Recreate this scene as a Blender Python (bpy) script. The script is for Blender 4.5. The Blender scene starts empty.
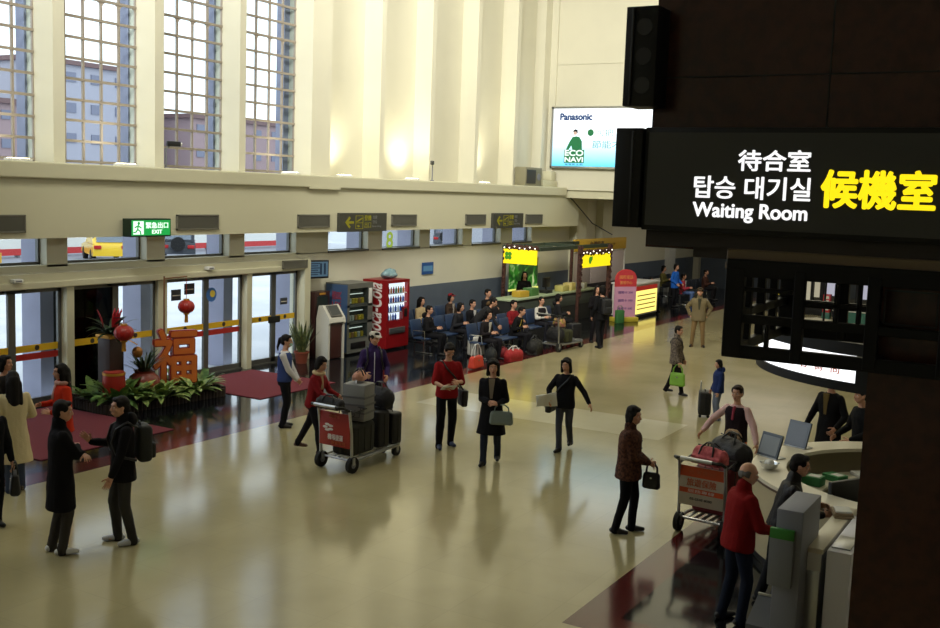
import bpy, bmesh, math, random
import numpy as np
from mathutils import Vector, Matrix, noise
random.seed(7)
rng = np.random.default_rng(5)
sc = bpy.context.scene
COL = sc.collection
R = math.radians

# ------------------------------------------------------------------ camera, sky, lights, exposure
def set_camera():
    cd = bpy.data.cameras.new('camera'); co = bpy.data.objects.new('camera', cd); COL.objects.link(co)
    f = 1058.0
    cd.sensor_fit = 'HORIZONTAL'; cd.sensor_width = 36.0; cd.lens = f / 940 * 36.0
    cd.clip_start = 0.05; cd.clip_end = 600
    pitch, roll, yaw = R(6.6), R(2.03), R(30.35)
    F = Vector((math.cos(pitch)*math.cos(yaw), math.cos(pitch)*math.sin(yaw), -math.sin(pitch)))
    r = Vector((math.sin(yaw), -math.cos(yaw), 0)); u = r.cross(F)
    r2 = math.cos(roll)*r + math.sin(roll)*u; u2 = -math.sin(roll)*r + math.cos(roll)*u
    m = Matrix((r2, u2, -F)).transposed().to_4x4(); m.translation = (0, 0, 4.3)
    co.matrix_world = m
    sc.camera = co
set_camera()
sc.view_settings.view_transform = 'Standard'; sc.view_settings.look = 'None'
sc.view_settings.gamma = 1.0; sc.view_settings.use_curve_mapping = False
sc.view_settings.exposure = 0.0
sc.cycles.use_denoising = True
sc.cycles.max_bounces = 8; sc.cycles.diffuse_bounces = 3; sc.cycles.glossy_bounces = 3
sc.cycles.transparent_max_bounces = 12; sc.cycles.sample_clamp_indirect = 4
w = bpy.data.worlds.new('sky'); sc.world = w; w.use_nodes = True
bg = w.node_tree.nodes['Background']; bg.inputs[0].default_value = (0.88, 0.94, 1.0, 1); bg.inputs[1].default_value = 2.6
def area(loc, rot, size, size_y, power, color):
    l = bpy.data.lights.new('unseen_lamp', 'AREA'); l.shape = 'RECTANGLE'; l.size = size; l.size_y = size_y
    l.energy = power; l.color = color
    o = bpy.data.objects.new('unseen_lamp', l); COL.objects.link(o); o.location = loc; o.rotation_euler = rot
    return o
WARM = (1.0, 0.94, 0.80)
for x, y in ((19, 8.5), (27, 9), (33, 8)):
    area((x, y, 12.6), (0, 0, 0), 5, 5, 150, WARM)
area((42, 12, 4.1), (0, 0, 0), 8, 6, 110, (1, .93, .8))
# two added lamps, out of view, that brighten the upper walls
for p, q, e in (((7.6, 11.5, 12.4), (22, 16.5, 10.5), 800), ((17, 9.0, 12.6), (34.5, 16, 8.5), 800)):
    l_ = area(p, (0, 0, 0), 3.5, 2, e, (1, .98, .90)); l_.data.spread = R(115)
    l_.rotation_euler = (Vector(q)-Vector(p)).to_track_quat('-Z', 'Y').to_euler()
area((20, -6.6, 10.4), (R(106), 0, 0), 34, 4, 480, (1, .98, .92)).data.spread = R(110)  # unseen lamp standing in for daylight; the opposite wall has no windows

# ------------------------------------------------------------------ materials
def lin(c):
    return tuple(((v/12.92) if v <= .04045 else ((v+.055)/1.055)**2.4) for v in (x/255 for x in c))
MATS = {}
def mat(name, rgb, rough=.6, metal=0., noise_amt=0., noise_scale=8., bump=0., bump_scale=40., spec=.5, rgb2=None, coat=0.):
    if name in MATS: return MATS[name]
    m = bpy.data.materials.new(name); m.use_nodes = True; nt = m.node_tree; b = nt.nodes['Principled BSDF']
    c = lin(rgb) + (1,)
    b.inputs['Base Color'].default_value = c; b.inputs['Roughness'].default_value = rough
    b.inputs['Metallic'].default_value = metal; b.inputs['Specular IOR Level'].default_value = spec
    b.inputs['Coat Weight'].default_value = coat
    if noise_amt or bump or rgb2:
        tc = nt.nodes.new('ShaderNodeTexCoord')
    if noise_amt or rgb2:
        n = nt.nodes.new('ShaderNodeTexNoise'); n.inputs['Scale'].default_value = noise_scale; n.inputs['Detail'].default_value = 4
        nt.links.new(tc.outputs['Object'], n.inputs['Vector'])
        mx = nt.nodes.new('ShaderNodeMix'); mx.data_type = 'RGBA'
        r_ = nt.nodes.new('ShaderNodeMapRange'); r_.inputs[1].default_value = .38; r_.inputs[2].default_value = .62
        nt.links.new(n.outputs[0], r_.inputs[0]); nt.links.new(r_.outputs[0], mx.inputs[0])
        c2 = (lin(rgb2) + (1,)) if rgb2 else tuple(v*(1-noise_amt) for v in c[:3]) + (1,)
        mx.inputs[6].default_value = c; mx.inputs[7].default_value = c2
        nt.links.new(mx.outputs[2], b.inputs['Base Color'])
    if bump:
        n2 = nt.nodes.new('ShaderNodeTexNoise'); n2.inputs['Scale'].default_value = bump_scale
        nt.links.new(tc.outputs['Object'], n2.inputs['Vector'])
        bp = nt.nodes.new('ShaderNodeBump'); bp.inputs['Strength'].default_value = bump; bp.inputs['Distance'].default_value = .02
        nt.links.new(n2.outputs[0], bp.inputs['Height']); nt.links.new(bp.outputs[0], b.inputs['Normal'])
    MATS[name] = m
    return m
def emit(name, rgb, strength):
    if name in MATS: return MATS[name]
    m = bpy.data.materials.new(name); m.use_nodes = True; b = m.node_tree.nodes['Principled BSDF']
    c = lin(rgb) + (1,)
    b.inputs['Base Color'].default_value = tuple(v*.25 for v in c[:3]) + (1,); b.inputs['Emission Color'].default_value = c
    b.inputs['Emission Strength'].default_value = strength; b.inputs['Roughness'].default_value = .4
    MATS[name] = m; return m
def glassy(name, tint=(235, 240, 242), refl=.08):
    if name in MATS: return MATS[name]
    m = bpy.data.materials.new(name); m.use_nodes = True; nt = m.node_tree
    nt.nodes.remove(nt.nodes['Principled BSDF']); out = nt.nodes['Material Output']
    t = nt.nodes.new('ShaderNodeBsdfTransparent'); t.inputs[0].default_value = lin(tint) + (1,)
    g = nt.nodes.new('ShaderNodeBsdfGlossy'); g.inputs['Roughness'].default_value = .03
    mx = nt.nodes.new('ShaderNodeMixShader'); fr = nt.nodes.new('ShaderNodeLayerWeight'); fr.inputs[0].default_value = refl
    nt.links.new(fr.outputs['Fresnel'], mx.inputs[0]); nt.links.new(t.outputs[0], mx.inputs[1]); nt.links.new(g.outputs[0], mx.inputs[2])
    nt.links.new(mx.outputs[0], out.inputs[0]); MATS[name] = m; return m
def floor_mat(name, rgb, rgb2, tile, rough, line=.9):
    m = mat(name, rgb, rough, rgb2=rgb2, noise_scale=.55)
    nt = m.node_tree; b = nt.nodes['Principled BSDF']
    tc = nt.nodes.new('ShaderNodeTexCoord'); br = nt.nodes.new('ShaderNodeTexBrick')
    br.offset = 0; br.inputs['Scale'].default_value = 1; br.inputs['Brick Width'].default_value = tile; br.inputs['Row Height'].default_value = tile
    br.inputs['Mortar Size'].default_value = .006; br.inputs['Mortar Smooth'].default_value = .2
    br.inputs['Color1'].default_value = (1, 1, 1, 1); br.inputs['Color2'].default_value = (.96, .96, .96, 1); br.inputs['Mortar'].default_value = (line, line, line, 1)
    nt.links.new(tc.outputs['Object'], br.inputs['Vector'])
    mu = nt.nodes.new('ShaderNodeMix'); mu.data_type = 'RGBA'; mu.blend_type = 'MULTIPLY'; mu.inputs[0].default_value = 1
    src = b.inputs['Base Color'].links[0].from_socket
    nt.links.new(src, mu.inputs[6]); nt.links.new(br.outputs[0], mu.inputs[7]); nt.links.new(mu.outputs[2], b.inputs['Base Color'])
    # gentle waviness of a polished floor
    n2 = nt.nodes.new('ShaderNodeTexNoise'); n2.inputs['Scale'].default_value = 5.0; n2.inputs['Detail'].default_value = 4
    nt.links.new(tc.outputs['Object'], n2.inputs['Vector'])
    bp = nt.nodes.new('ShaderNodeBump'); bp.inputs['Strength'].default_value = .035; bp.inputs['Distance'].default_value = .02
    nt.links.new(n2.outputs[0], bp.inputs['Height']); nt.links.new(bp.outputs[0], b.inputs['Normal'])
    return m

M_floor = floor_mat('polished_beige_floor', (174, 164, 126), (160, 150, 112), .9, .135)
M_red = floor_mat('dark_red_border_tile', (92, 32, 30), (76, 24, 24), .45, .14)
M_dark = floor_mat('black_granite_tile', (26, 28, 32), (18, 20, 24), .6, .10)
M_cream = mat('cream_plaster', (219, 215, 193), .7, noise_amt=.05, noise_scale=.6)
M_cream2 = mat('cream_paint_trim', (205, 201, 172), .6)
M_grey_pier = mat('outside_grey_plaster', (150, 152, 172), .8, noise_amt=.08, noise_scale=2)
M_wains = mat('blue_grey_wainscot', (92, 102, 116), .45, noise_amt=.08, noise_scale=2)
M_brown = mat('dark_brown_stone', (64, 35, 27), .22, noise_amt=.35, noise_scale=14, spec=.35)
M_black = mat('black_metal', (9, 9, 10), .45, spec=.3)
M_lattice = mat('black_lacquered_wood', (7, 6, 6), .45, spec=.2)
M_alu = mat('dark_aluminium', (104, 104, 100), .4, .5)
M_steel = mat('brushed_steel', (178, 180, 182), .3, .9)
M_chrome = mat('chrome', (205, 207, 210), .15, 1)
M_muntin = mat('bronze_window_bars', (158, 148, 136), .5, .3)
M_glass = glassy('clear_glass')
M_dglass = glassy('dark_tinted_glass', (50, 54, 56), .2)
M_white = mat('white_paint', (225, 225, 220), .5)
M_offw = mat('off_white_panel', (206, 204, 192), .45)
M_grey = mat('grey_panel', (120, 122, 130), .5)
M_rubber = mat('black_rubber', (20, 20, 20), .8)
M_plastic_b = mat('black_plastic', (18, 18, 20), .4)
M_vent = mat('vent_grey', (110, 108, 96), .5)
M_vdark = mat('vent_shadow_gap', (64, 62, 54), .7)
M_carpet = mat('dark_red_carpet', (112, 34, 46), .95, bump=.5, bump_scale=200)
M_leaf = mat('leaf_green', (62, 100, 44), .5, rgb2=(120, 150, 76), noise_scale=6)
M_leafd = mat('leaf_dark_green', (26, 48, 28), .5, rgb2=(44, 68, 36), noise_scale=6)
M_leafl = mat('leaf_variegated', (168, 184, 110), .5, rgb2=(84, 122, 56), noise_scale=14)
M_terra = mat('terracotta', (128, 62, 40), .6)
M_redl = mat('festive_red', (158, 28, 22), .4)
M_gold = mat('gold_paint', (206, 150, 54), .35, .4)
M_orange_char = mat('red_orange_character', (150, 42, 22), .4)
M_skin = mat('skin', (198, 148, 120), .55)
M_eyew = mat('eye_white', (225, 222, 218), .3)
M_iris = mat('iris_dark', (28, 18, 14), .3)
M_lip = mat('lips', (158, 84, 78), .5)
SKM = [M_skin, M_eyew, M_iris, M_lip]

# ------------------------------------------------------------------ mesh helpers
class MB:
    def __init__(s): s.v = []; s.f = []; s.m = []; s.n = 0
    def add(s, v, f, mi=0, M=None):
        v = np.asarray(v, float)
        if M is not None:
            M = np.array(M); v = v @ M[:3, :3].T + M[:3, 3]
        s.v.append(v); s.f += [[i + s.n for i in q] for q in f]; s.m += [mi]*len(f); s.n += len(v); return s
    def box(s, lo, hi, mi=0, M=None):
        (a, b, c), (d, e, f) = lo, hi
        v = [(a,b,c),(d,b,c),(d,e,c),(a,e,c),(a,b,f),(d,b,f),(d,e,f),(a,e,f)]
        return s.add(v, [(0,3,2,1),(4,5,6,7),(0,1,5,4),(1,2,6,5),(2,3,7,6),(3,0,4,7)], mi, M)
    def rbox(s, lo, hi, r=.02, seg=2, mi=0, M=None):
        bm = bmesh.new(); bmesh.ops.create_cube(bm, size=1)
        lo = Vector(lo); hi = Vector(hi)
        for v in bm.verts: v.co = Vector((lo[i] + (v.co[i]+.5)*(hi[i]-lo[i]) for i in range(3)))
        bmesh.ops.bevel(bm, geom=bm.edges[:], offset=r, segments=seg, profile=.5, affect='EDGES')
        bm.verts.index_update()
        s.add([v.co[:] for v in bm.verts], [[v.index for v in f.verts] for f in bm.faces], mi, M); bm.free(); return s
    def rings(s, rings, mi=0, M=None, cap=True, close=False):
        n = len(rings[0]); v = np.concatenate(rings); f = []
        k = len(rings)
        for i in range(k if close else k-1):
            for j in range(n):
                a = i*n+j; b = i*n+(j+1) % n; i2 = (i+1) % k
                f.append((a, b, i2*n+(j+1) % n, i2*n+j))
        if cap and not close:
            f.append(tuple(range(n-1, -1, -1))); f.append(tuple((k-1)*n+j for j in range(n)))
        return s.add(v, f, mi, M)
    def cap(s, p0, p1, r0, r1=None, n=10, mi=0, M=None, rnd=3):
        """tapered capsule"""
        r1 = r0 if r1 is None else r1
        p0 = np.array(p0, float); p1 = np.array(p1, float); d = p1-p0; L = np.linalg.norm(d)
        d = d/L if L > 1e-9 else np.array((0, 0, 1.)); u, w_ = frame(d)
        a = np.linspace(0, 2*np.pi, n, endpoint=False); c = np.cos(a)[:, None]*u + np.sin(a)[:, None]*w_
        rs = []
        if rnd:
            for k in range(rnd): t = math.pi/2*(1-(k+.35)/(rnd+.35)); rs.append(p0 - d*r0*math.sin(t) + c*r0*math.cos(t))
        rs.append(p0 + c*r0); rs.append(p1 + c*r1)
        if rnd:
            for k in range(rnd-1, -1, -1): t = math.pi/2*(1-(k+.35)/(rnd+.35)); rs.append(p1 + d*r1*math.sin(t) + c*r1*math.cos(t))
        return s.rings(rs, mi, M)
    def cyl(s, p0, p1, r0, r1=None, n=16, mi=0, M=None): return s.cap(p0, p1, r0, r1, n, mi, M, 0)
    def tube(s, pts, r, n=8, mi=0, M=None, close=False):
        pts = [np.array(p, float) for p in pts]; rs = []; u = None; k = len(pts)
        for i, p in enumerate(pts):
            if close: d = pts[(i+1) % k]-pts[i-1]
            else: d = pts[min(i+1, k-1)]-pts[max(i-1, 0)]
            d = d/np.linalg.norm(d)
            if u is None: u, _ = frame(d)
            u = u - d*(u@d); u /= np.linalg.norm(u); w_ = np.cross(d, u)
            rr = r[i] if hasattr(r, '__len__') else r
            a = np.linspace(0, 2*np.pi, n, endpoint=False)
            rs.append(p + rr*(np.cos(a)[:, None]*u + np.sin(a)[:, None]*w_))
        return s.rings(rs, mi, M, True, close)
    def ell(s, c, r, rot=None, n=14, k=9, mi=0, M=None):
        a = np.linspace(0, 2*np.pi, n, endpoint=False); rs = []
        c = np.array(c, float); Q = np.eye(3) if rot is None else np.array(rot)
        for i in range(k):
            t = math.pi*(i+.25)/(k-.5) - math.pi/2
            p = np.stack([np.cos(a)*math.cos(t)*r[0], np.sin(a)*math.cos(t)*r[1], np.full(n, math.sin(t)*r[2])], 1)
            rs.append(p @ Q.T + c)
        return s.rings(rs, mi, M)
    def lathe(s, prof, c=(0, 0, 0), n=24, mi=0, M=None, cap=True):
        a = np.linspace(0, 2*np.pi, n, endpoint=False)
        return s.rings([np.stack([c[0]+np.cos(a)*r, c[1]+np.sin(a)*r, np.full(n, c[2]+z)], 1) for r, z in prof], mi, M, cap)
    def prism(s, poly, ax, lo, hi, mi=0, M=None):
        """extrude a 2D polygon along axis ax"""
        def P(p, t): q = list(p); q.insert(ax, t); return q
        n = len(poly); v = [P(p, lo) for p in poly] + [P(p, hi) for p in poly]
        f = [tuple(range(n-1, -1, -1)), tuple(range(n, 2*n))] + [(i, (i+1) % n, n+(i+1) % n, n+i) for i in range(n)]
        return s.add(v, f, mi, M)
    def mesh(s, name):
        me = bpy.data.meshes.new(name); me.from_pydata(np.concatenate(s.v).tolist() if s.v else [], [], s.f)
        me.polygons.foreach_set('material_index', s.m); return me
    def build(s, name, m, parent=None, smooth=True, fix=True, loc=None):
        me = s.mesh(name)
        if fix:
            bm = bmesh.new(); bm.from_mesh(me); bmesh.ops.recalc_face_normals(bm, faces=bm.faces[:]); bm.to_mesh(me); bm.free()
        return link(name, me, m, parent, smooth, loc)
def frame(d):
    d = np.asarray(d, float); h = np.array((0, 0, 1.)) if abs(d[2]) < .9 else np.array((1., 0, 0))
    u = np.cross(h, d); u /= np.linalg.norm(u); return u, np.cross(d, u)
def link(name, me, m, parent=None, smooth=True, loc=None, ang=40):
    for x in (m if isinstance(m, (list, tuple)) else [m]): me.materials.append(x)
    if smooth:
        me.shade_smooth()
        if ang: me.set_sharp_from_angle(angle=R(ang))
    o = bpy.data.objects.new(name, me); COL.objects.link(o)
    if parent: o.parent = parent
    if loc: o.location = loc
    return o
def tag(o, label, cat, group=None, kind=None):
    o['label'] = label; o['category'] = cat
    if group: o['group'] = group
    if kind: o['kind'] = kind
    return o
def thing(name, label, cat, loc=(0, 0, 0), rz=0., group=None):
    o = bpy.data.objects.new(name, None); COL.objects.link(o); o.empty_display_size = .1
    o.location = loc; o.rotation_euler = (0, 0, rz); return tag(o, label, cat, group)
def struct(name, mb, m, parent=None, smooth=False):
    o = mb.build(name, m, parent, smooth)
    if not parent: o['kind'] = 'structure'
    return o
def copy_tree(o, parent=None):
    c = o.copy(); COL.objects.link(c)
    if parent: c.parent = parent
    for ch in o.children: copy_tree(ch, c)
    return c
def text(body, o, right, up, h=None, w_=None, m=None, parent=None, name='lettering', ext=.004, bold=0., spacing=1., shear=0.):
    """solid lettering centred at o, in the plane spanned by right, up"""
    c = bpy.data.curves.new(name, 'FONT'); c.body = body; c.size = 1; c.align_x = 'CENTER'; c.extrude = .02; c.space_character = spacing; c.shear = shear
    t = bpy.data.objects.new(name, c); COL.objects.link(t); bpy.context.view_layer.update()
    me = bpy.data.meshes.new_from_object(t.evaluated_get(bpy.context.evaluated_depsgraph_get()))
    bpy.data.objects.remove(t); bpy.data.curves.remove(c)
    n = len(me.vertices); v = np.empty(n*3); me.vertices.foreach_get('co', v); v = v.reshape(-1, 3)
    lo, hi = v.min(0), v.max(0); v -= (lo+hi)/2; s = (hi-lo)
    sy = h/s[1] if h else w_/s[0]; sx = w_/s[0] if w_ else sy
    right = np.array(right, float); up = np.array(up, float); nn = np.cross(right, up)
    v = v[:, :1]*sx*right + v[:, 1:2]*sy*up + v[:, 2:]*(ext/.02)*nn + np.array(o, float)
    me.vertices.foreach_set('co', v.ravel()); me.update()
    if bold:                                  # a heavier weight: the strokes widened in every direction
        fs = [tuple(p.vertices) for p in me.polygons]; mb = MB(); d = bold*sy/s[1]
        for k in range(8): mb.add(v + d*(math.cos(k*math.pi/4)*right + math.sin(k*math.pi/4)*up) + nn*ext*.01*k, fs)
        bpy.data.meshes.remove(me); me = mb.mesh(name)
    else: me.materials.clear()
    return link(name, me, m, parent, False)
def quad(name, o, right, up, w_, h, m, parent=None, t=.004):
    """thin rectangular plate"""
    right = np.array(right, float); up = np.array(up, float); nn = np.cross(right, up); o = np.array(o, float)
    M = np.eye(4); M[:3, 0] = right; M[:3, 1] = up; M[:3, 2] = nn; M[:3, 3] = o
    return MB().box((-w_/2, -h/2, -t/2), (w_/2, h/2, t/2), 0, M).build(name, m, parent, False)
NX = ((0, -1, 0), (0, 0, 1))      # a face looking to -X: text runs to -Y
NY = ((1, 0, 0), (0, 0, 1))       # a face looking to -Y: text runs to +X

def voxel(mb, vs, smooth=2, fold=0., seed=0.):
    me = mb.mesh('tmp'); o = bpy.data.objects.new('tmp', me); COL.objects.link(o)
    md = o.modifiers.new('r', 'REMESH'); md.mode = 'VOXEL'; md.voxel_size = vs
    if smooth:
        s_ = o.modifiers.new('s', 'SMOOTH'); s_.iterations = smooth; s_.factor = .5
    bpy.context.view_layer.update()
    out = bpy.data.meshes.new_from_object(o.evaluated_get(bpy.context.evaluated_depsgraph_get()))
    bpy.data.objects.remove(o); bpy.data.meshes.remove(me)
    if fold:
        nr = [v.normal.copy() for v in out.vertices]
        for v, nn in zip(out.vertices, nr):
            p = v.co
            k = noise.noise(Vector((p.x*11+seed, p.y*11, p.z*6))) + .5*noise.noise(Vector((p.x*24, p.y*24+seed, p.z*13)))
            v.co = p + nn*fold*k
    return out
def join_mesh(name, parts):
    """parts: list of (mesh, material index)"""
    mb = MB()
    for me, mi in parts:
        n = len(me.vertices); v = np.empty(n*3); me.vertices.foreach_get('co', v)
        idx = [tuple(p.vertices) for p in me.polygons]
        mb.add(v.reshape(-1, 3), idx, mi); bpy.data.meshes.remove(me)
    return mb.mesh(name)

# ------------------------------------------------------------------ the room
def build_room():
    fl = MB()
    def r(x0, x1, y0, y1, mi): fl.add([(x0, y0, 0), (x1, y0, 0), (x1, y1, 0), (x0, y1, 0)], [(0, 1, 2, 3)], mi)
    r(-6, 51, 12.98, 17.1, 2); r(-6, 51, 12.52, 12.98, 1); r(-6, 51, 4.3, 12.52, 0)
    r(-6, 9.4, -7, 4.3, 0); r(9.4, 9.85, -7, 4.3, 1); r(9.85, 16, 3.85, 4.3, 1); r(9.85, 15.55, -7, 3.85, 2); r(15.55, 16, -7, 3.85, 1); r(16, 51, -7, 4.3, 0)
    o = fl.build('floor', [M_floor, M_red, M_dark], None, False, False); o['kind'] = 'structure'
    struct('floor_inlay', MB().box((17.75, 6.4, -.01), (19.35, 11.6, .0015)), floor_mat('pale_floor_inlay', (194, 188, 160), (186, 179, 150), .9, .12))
    struct('ceiling', MB().box((-6, -7, 13.4), (34.5, 18, 13.6)), M_cream)
    struct('wall_near', MB().box((-6.3, -7, 0), (-6, 18, 13.4)), M_cream)
    struct('wall_opposite', MB().box((-6, -7.3, 0), (51, -7, 13.4)), M_cream)
    # the window wall: solid parts between the openings
    wl = MB()
    wl.box((20.55, 17, 0), (51.2, 17.3, 2.62))                       # below the right clerestory
    wl.box((-6, 17.0, 2.5), (20.55, 17.3, 2.64))                     # over the doors
    wl.box((-6, 17, 3.3), (51.2, 17.3, 4.3))                         # above the clerestory, behind the fascia
    wl.box((33.1, 17, 2.62), (51.2, 17.3, 3.3))
    for a, b in ((-6, 11.1), (13.15, 13.62), (15.6, 16.1), (18.05, 18.55), (20.4, 21.67), (23.41, 24.07), (25.95, 26.52), (28.4, 28.98), (30.85, 31.67)):
        wl.box((a, 17, 2.6), (b, 17.3, 3.35))
    wl.box((-6, 17, 0), (8.5, 17.3, 2.6))
    struct('wall_window', wl, M_cream)
    up = MB()
    for a, b in ((-6, -1), (8.3, 8.6), (10.83, 11.08), (13.33, 13.59), (15.82, 16.07), (18.34, 18.55)):
        up.box((a, 17.0, 4.3), (b, 17.75, 13.4))
    up.box((20.92, 17, 4.3), (21.68, 17.75, 13.4))
    for a, b in ((23.83, 24.03), (26.35, 26.55), (28.95, 29.16), (31.53, 31.76)):
        up.box((a, 17.0, 4.3), (b, 17.6, 13.4))
    up.box((21.6, 17.57, 4.3), (34.9, 17.9, 13.4))
    up.box((33.95, 17.2, 4.3), (34.6, 17.7, 13.4))
    struct('wall_upper', up, M_cream)
    fa = MB().box((-6, 16.45, 3.18), (35.75, 16.99, 4.26))
    struct('wall_fascia', fa, M_cream2)
    struct('trim_1', MB().rbox((-6, 16.36, 4.26), (34.5, 17.6, 4.56), .03, 2), M_cream2)
    struct('trim_2', MB().rbox((-6, 16.72, 2.23), (20.5, 16.995, 2.36), .02, 2).box((-6, 16.8, 2.36), (20.5, 16.995, 2.5)), M_cream2)
    struct('trim_3', MB().box((20.9, 16.975, 0), (50.9, 17.0, 1.5)), M_wains)       # painted lower wall
    # thin seam cover on the ledge
    struct('trim_4', MB().box((20.1, 16.35, 4.23), (21.3, 16.37, 4.3)), M_cream2)
    # billboard wall over the low far hall
    bw = MB().box((34.5, -7, 4.48), (34.9, 17.6, 8.84)).box((34.53, -7, 8.84), (34.9, 17.6, 8.87)).box((34.5, -7, 8.87), (34.9, 17.6, 13.4))
    bw.box((34.42, 16.95, 4.56), (34.5, 17.6, 13.4))
    struct('wall_billboard', bw, M_cream)
    struct('ceiling_far', MB().box((34.6, -7, 4.2), (51, 17.0, 4.5)), M_cream2)
    struct('wall_far', MB().box((51, -7, 0), (51.3, 17.3, 4.4)).box((50.6, 16.7, 0), (51, 17, 4.2)), M_cream)
    struct('baseboard_far', MB().box((50.96, -7, 0), (50.99, 16.98, 1.5)), M_wains)
    struct('trim_5', MB().box((46.6, 16.8, 0), (47.5, 17.0, 4.2)), M_white)          # pilaster
    # grey pilaster at the end of the fascia
    struct('trim_6', MB().box((36.2, 16.7, 0), (37.1, 17, 4.2)).box((38.6, 16.7, 0), (39.6, 17, 4.2)), M_cream2)
    # outside piers seen through the openings
    ou = MB()
    for x in (8.5, 11.0, 13.5, 16.0, 18.5, 20.95, 23.9, 26.4, 28.95, 31.5, 33.6):
        ou.box((x-.2, 17.4, 0), (x+.1, 17.95, 4.2)); ou.box((x-.22, 17.75, 4.2), (x+.1, 18.0, 13))
    struct('wall_outside', ou, M_grey_pier)
    # upper windows with their bar grids
    n = 0
    for a, b in ((8.6, 10.83), (11.08, 13.33), (13.59, 15.82), (16.07, 18.34), (18.55, 20.92)):
        n += 1; g = MB(); y0, y1 = 17.55, 17.6
        k = 5
        for i in range(k+1):
            x = a + (b-a)*i/k; g.box((x-.022, y0, 4.56), (x+.022, y1, 13.4))
        z = 4.62
        while z < 13.3:
            g.box((a, y0-.015, z-.025), (b, y1, z+.025)); z += .402
        for i in range(k):
            xa = a + (b-a)*i/k; xb = a + (b-a)*(i+1)/k
            zt = 4.62 + .402*8
            for s, xx in ((1, xa), (-1, xb)):
                g.tube([(xx+s*.09*(1-math.sin(t)), y0+.01, zt-.02-.14*(1-math.cos(t))) for t in np.linspace(0, 1.5, 5)], .02, 5)
        wdw = struct('window_%d' % n, g, M_muntin)
        MB().box((a, 17.60, 4.56), (b, 17.606, 13.4)).build('pane', M_glass, wdw, False)
    # clerestory windows
    for a, b, zb in ((11.1, 13.15, 2.64), (13.62, 15.6, 2.64), (16.1, 18.05, 2.64), (18.55, 20.4, 2.64), (21.67, 23.41, 2.62), (24.07, 25.95, 2.62), (26.52, 28.4, 2.62), (28.98, 30.85, 2.62), (31.67, 33.1, 2.62)):
        n += 1; g = MB()
        g.box((a, 17.2, zb), (b, 17.28, zb+.05)); g.box((a, 17.2, 3.25), (b, 17.28, 3.3))
        g.box((a, 17.2, zb), (a+.04, 17.28, 3.3)); g.box((b-.04, 17.2, zb), (b, 17.28, 3.3))
        if a > 21: g.box((a, 16.96, zb-.02), (b, 17.2, zb+.035))
        wdw = struct('window_%d' % n, g, M_alu)
        MB().box((a+.04, 17.235, zb+.05), (b-.04, 17.24, 3.25)).build('pane', M_glass, wdw, False)
build_room()

def build_doors():
    M_yel = mat('yellow_door_band', (222, 178, 30), .5); M_rb = mat('red_door_band', (176, 40, 34), .5)
    M_dot = mat('dark_door_mark', (60, 50, 40), .5)
    po = MB()
    for x in (11.0, 13.42, 18.42): po.box((x, 16.78, 0), (x+.17, 17.0, 2.3))
    po.box((15.78, 16.85, 0), (16.03, 17.05, 2.3)); po.box((20.4, 16.7, 0), (20.62, 17.1, 2.5))
    po.box((20.62, 16.95, 0), (20.9, 17.05, 2.5))
    struct('trim_7', po, M_cream2)
    struct('trim_8', MB().box((8.5, 16.9, 0), (20.45, 17.1, .03)), M_alu)
    n = 0
    for a, b, red, dark in ((8.6, 11.0, True, 0), (11.17, 13.42, True, 0), (13.59, 15.78, False, 1), (16.03, 18.42, True, 0), (18.59, 20.4, False, 0)):
        n += 1
        d = thing('door_%d' % n, 'glass sliding door', 'door', (a, 16.97, 0)); W = b-a
        for k in ('label', 'category'): del d[k]
        d['kind'] = 'structure'
        fr = MB(); fw = .075; mid = W*.52
        for x in (0, mid-fw, mid, W-fw): fr.box((x, -.03, .02), (x+fw, .03, 2.24))
        for x0, x1 in ((0, mid), (mid, W)):
            fr.box((x0, -.03, .02), (x1, .03, .14)); fr.box((x0, -.03, 2.14), (x1, .03, 2.24))
        fr.build('frame', M_alu, d, False)
        for i, (x0, x1) in enumerate(((fw, mid-fw), (mid+fw, W-fw))):
            MB().box((x0, -.004, .14), (x1, .004, 2.14)).build('pane', M_dglass if dark and i == 0 else M_glass, d, False)
            MB().box((x0, -.012, 1.03), (x1, -.006, 1.16)).build('yellow_band', M_yel, d, False)
            if red: MB().box((x0, -.012, .88), (x1, -.006, 1.0)).build('red_band', M_rb, d, False)
            MB().cyl(((x0+x1)/2, -.017, 1.095), ((x0+x1)/2, -.011, 1.095), .05, n=14).build('band_mark', M_dot, d, False)
        if not red:
            MB().rbox((mid-.2, -.07, .98), (mid+.2, -.03, 1.14), .01).build('lock_plate', M_plastic_b, d, False)
        s = MB().rbox((mid-.22, -.16, 2.17), (mid+.2, -.03, 2.23), .02); s.build('door_sensor', M_plastic_b, d)
    # dark panel put in behind the tinted leaf to darken the pane
    struct('trim_9', MB().box((13.6, 17.55, 0), (14.75, 17.62, 2.3)), mat('dark_panel', (38, 38, 36), .6))
build_doors()

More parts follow.
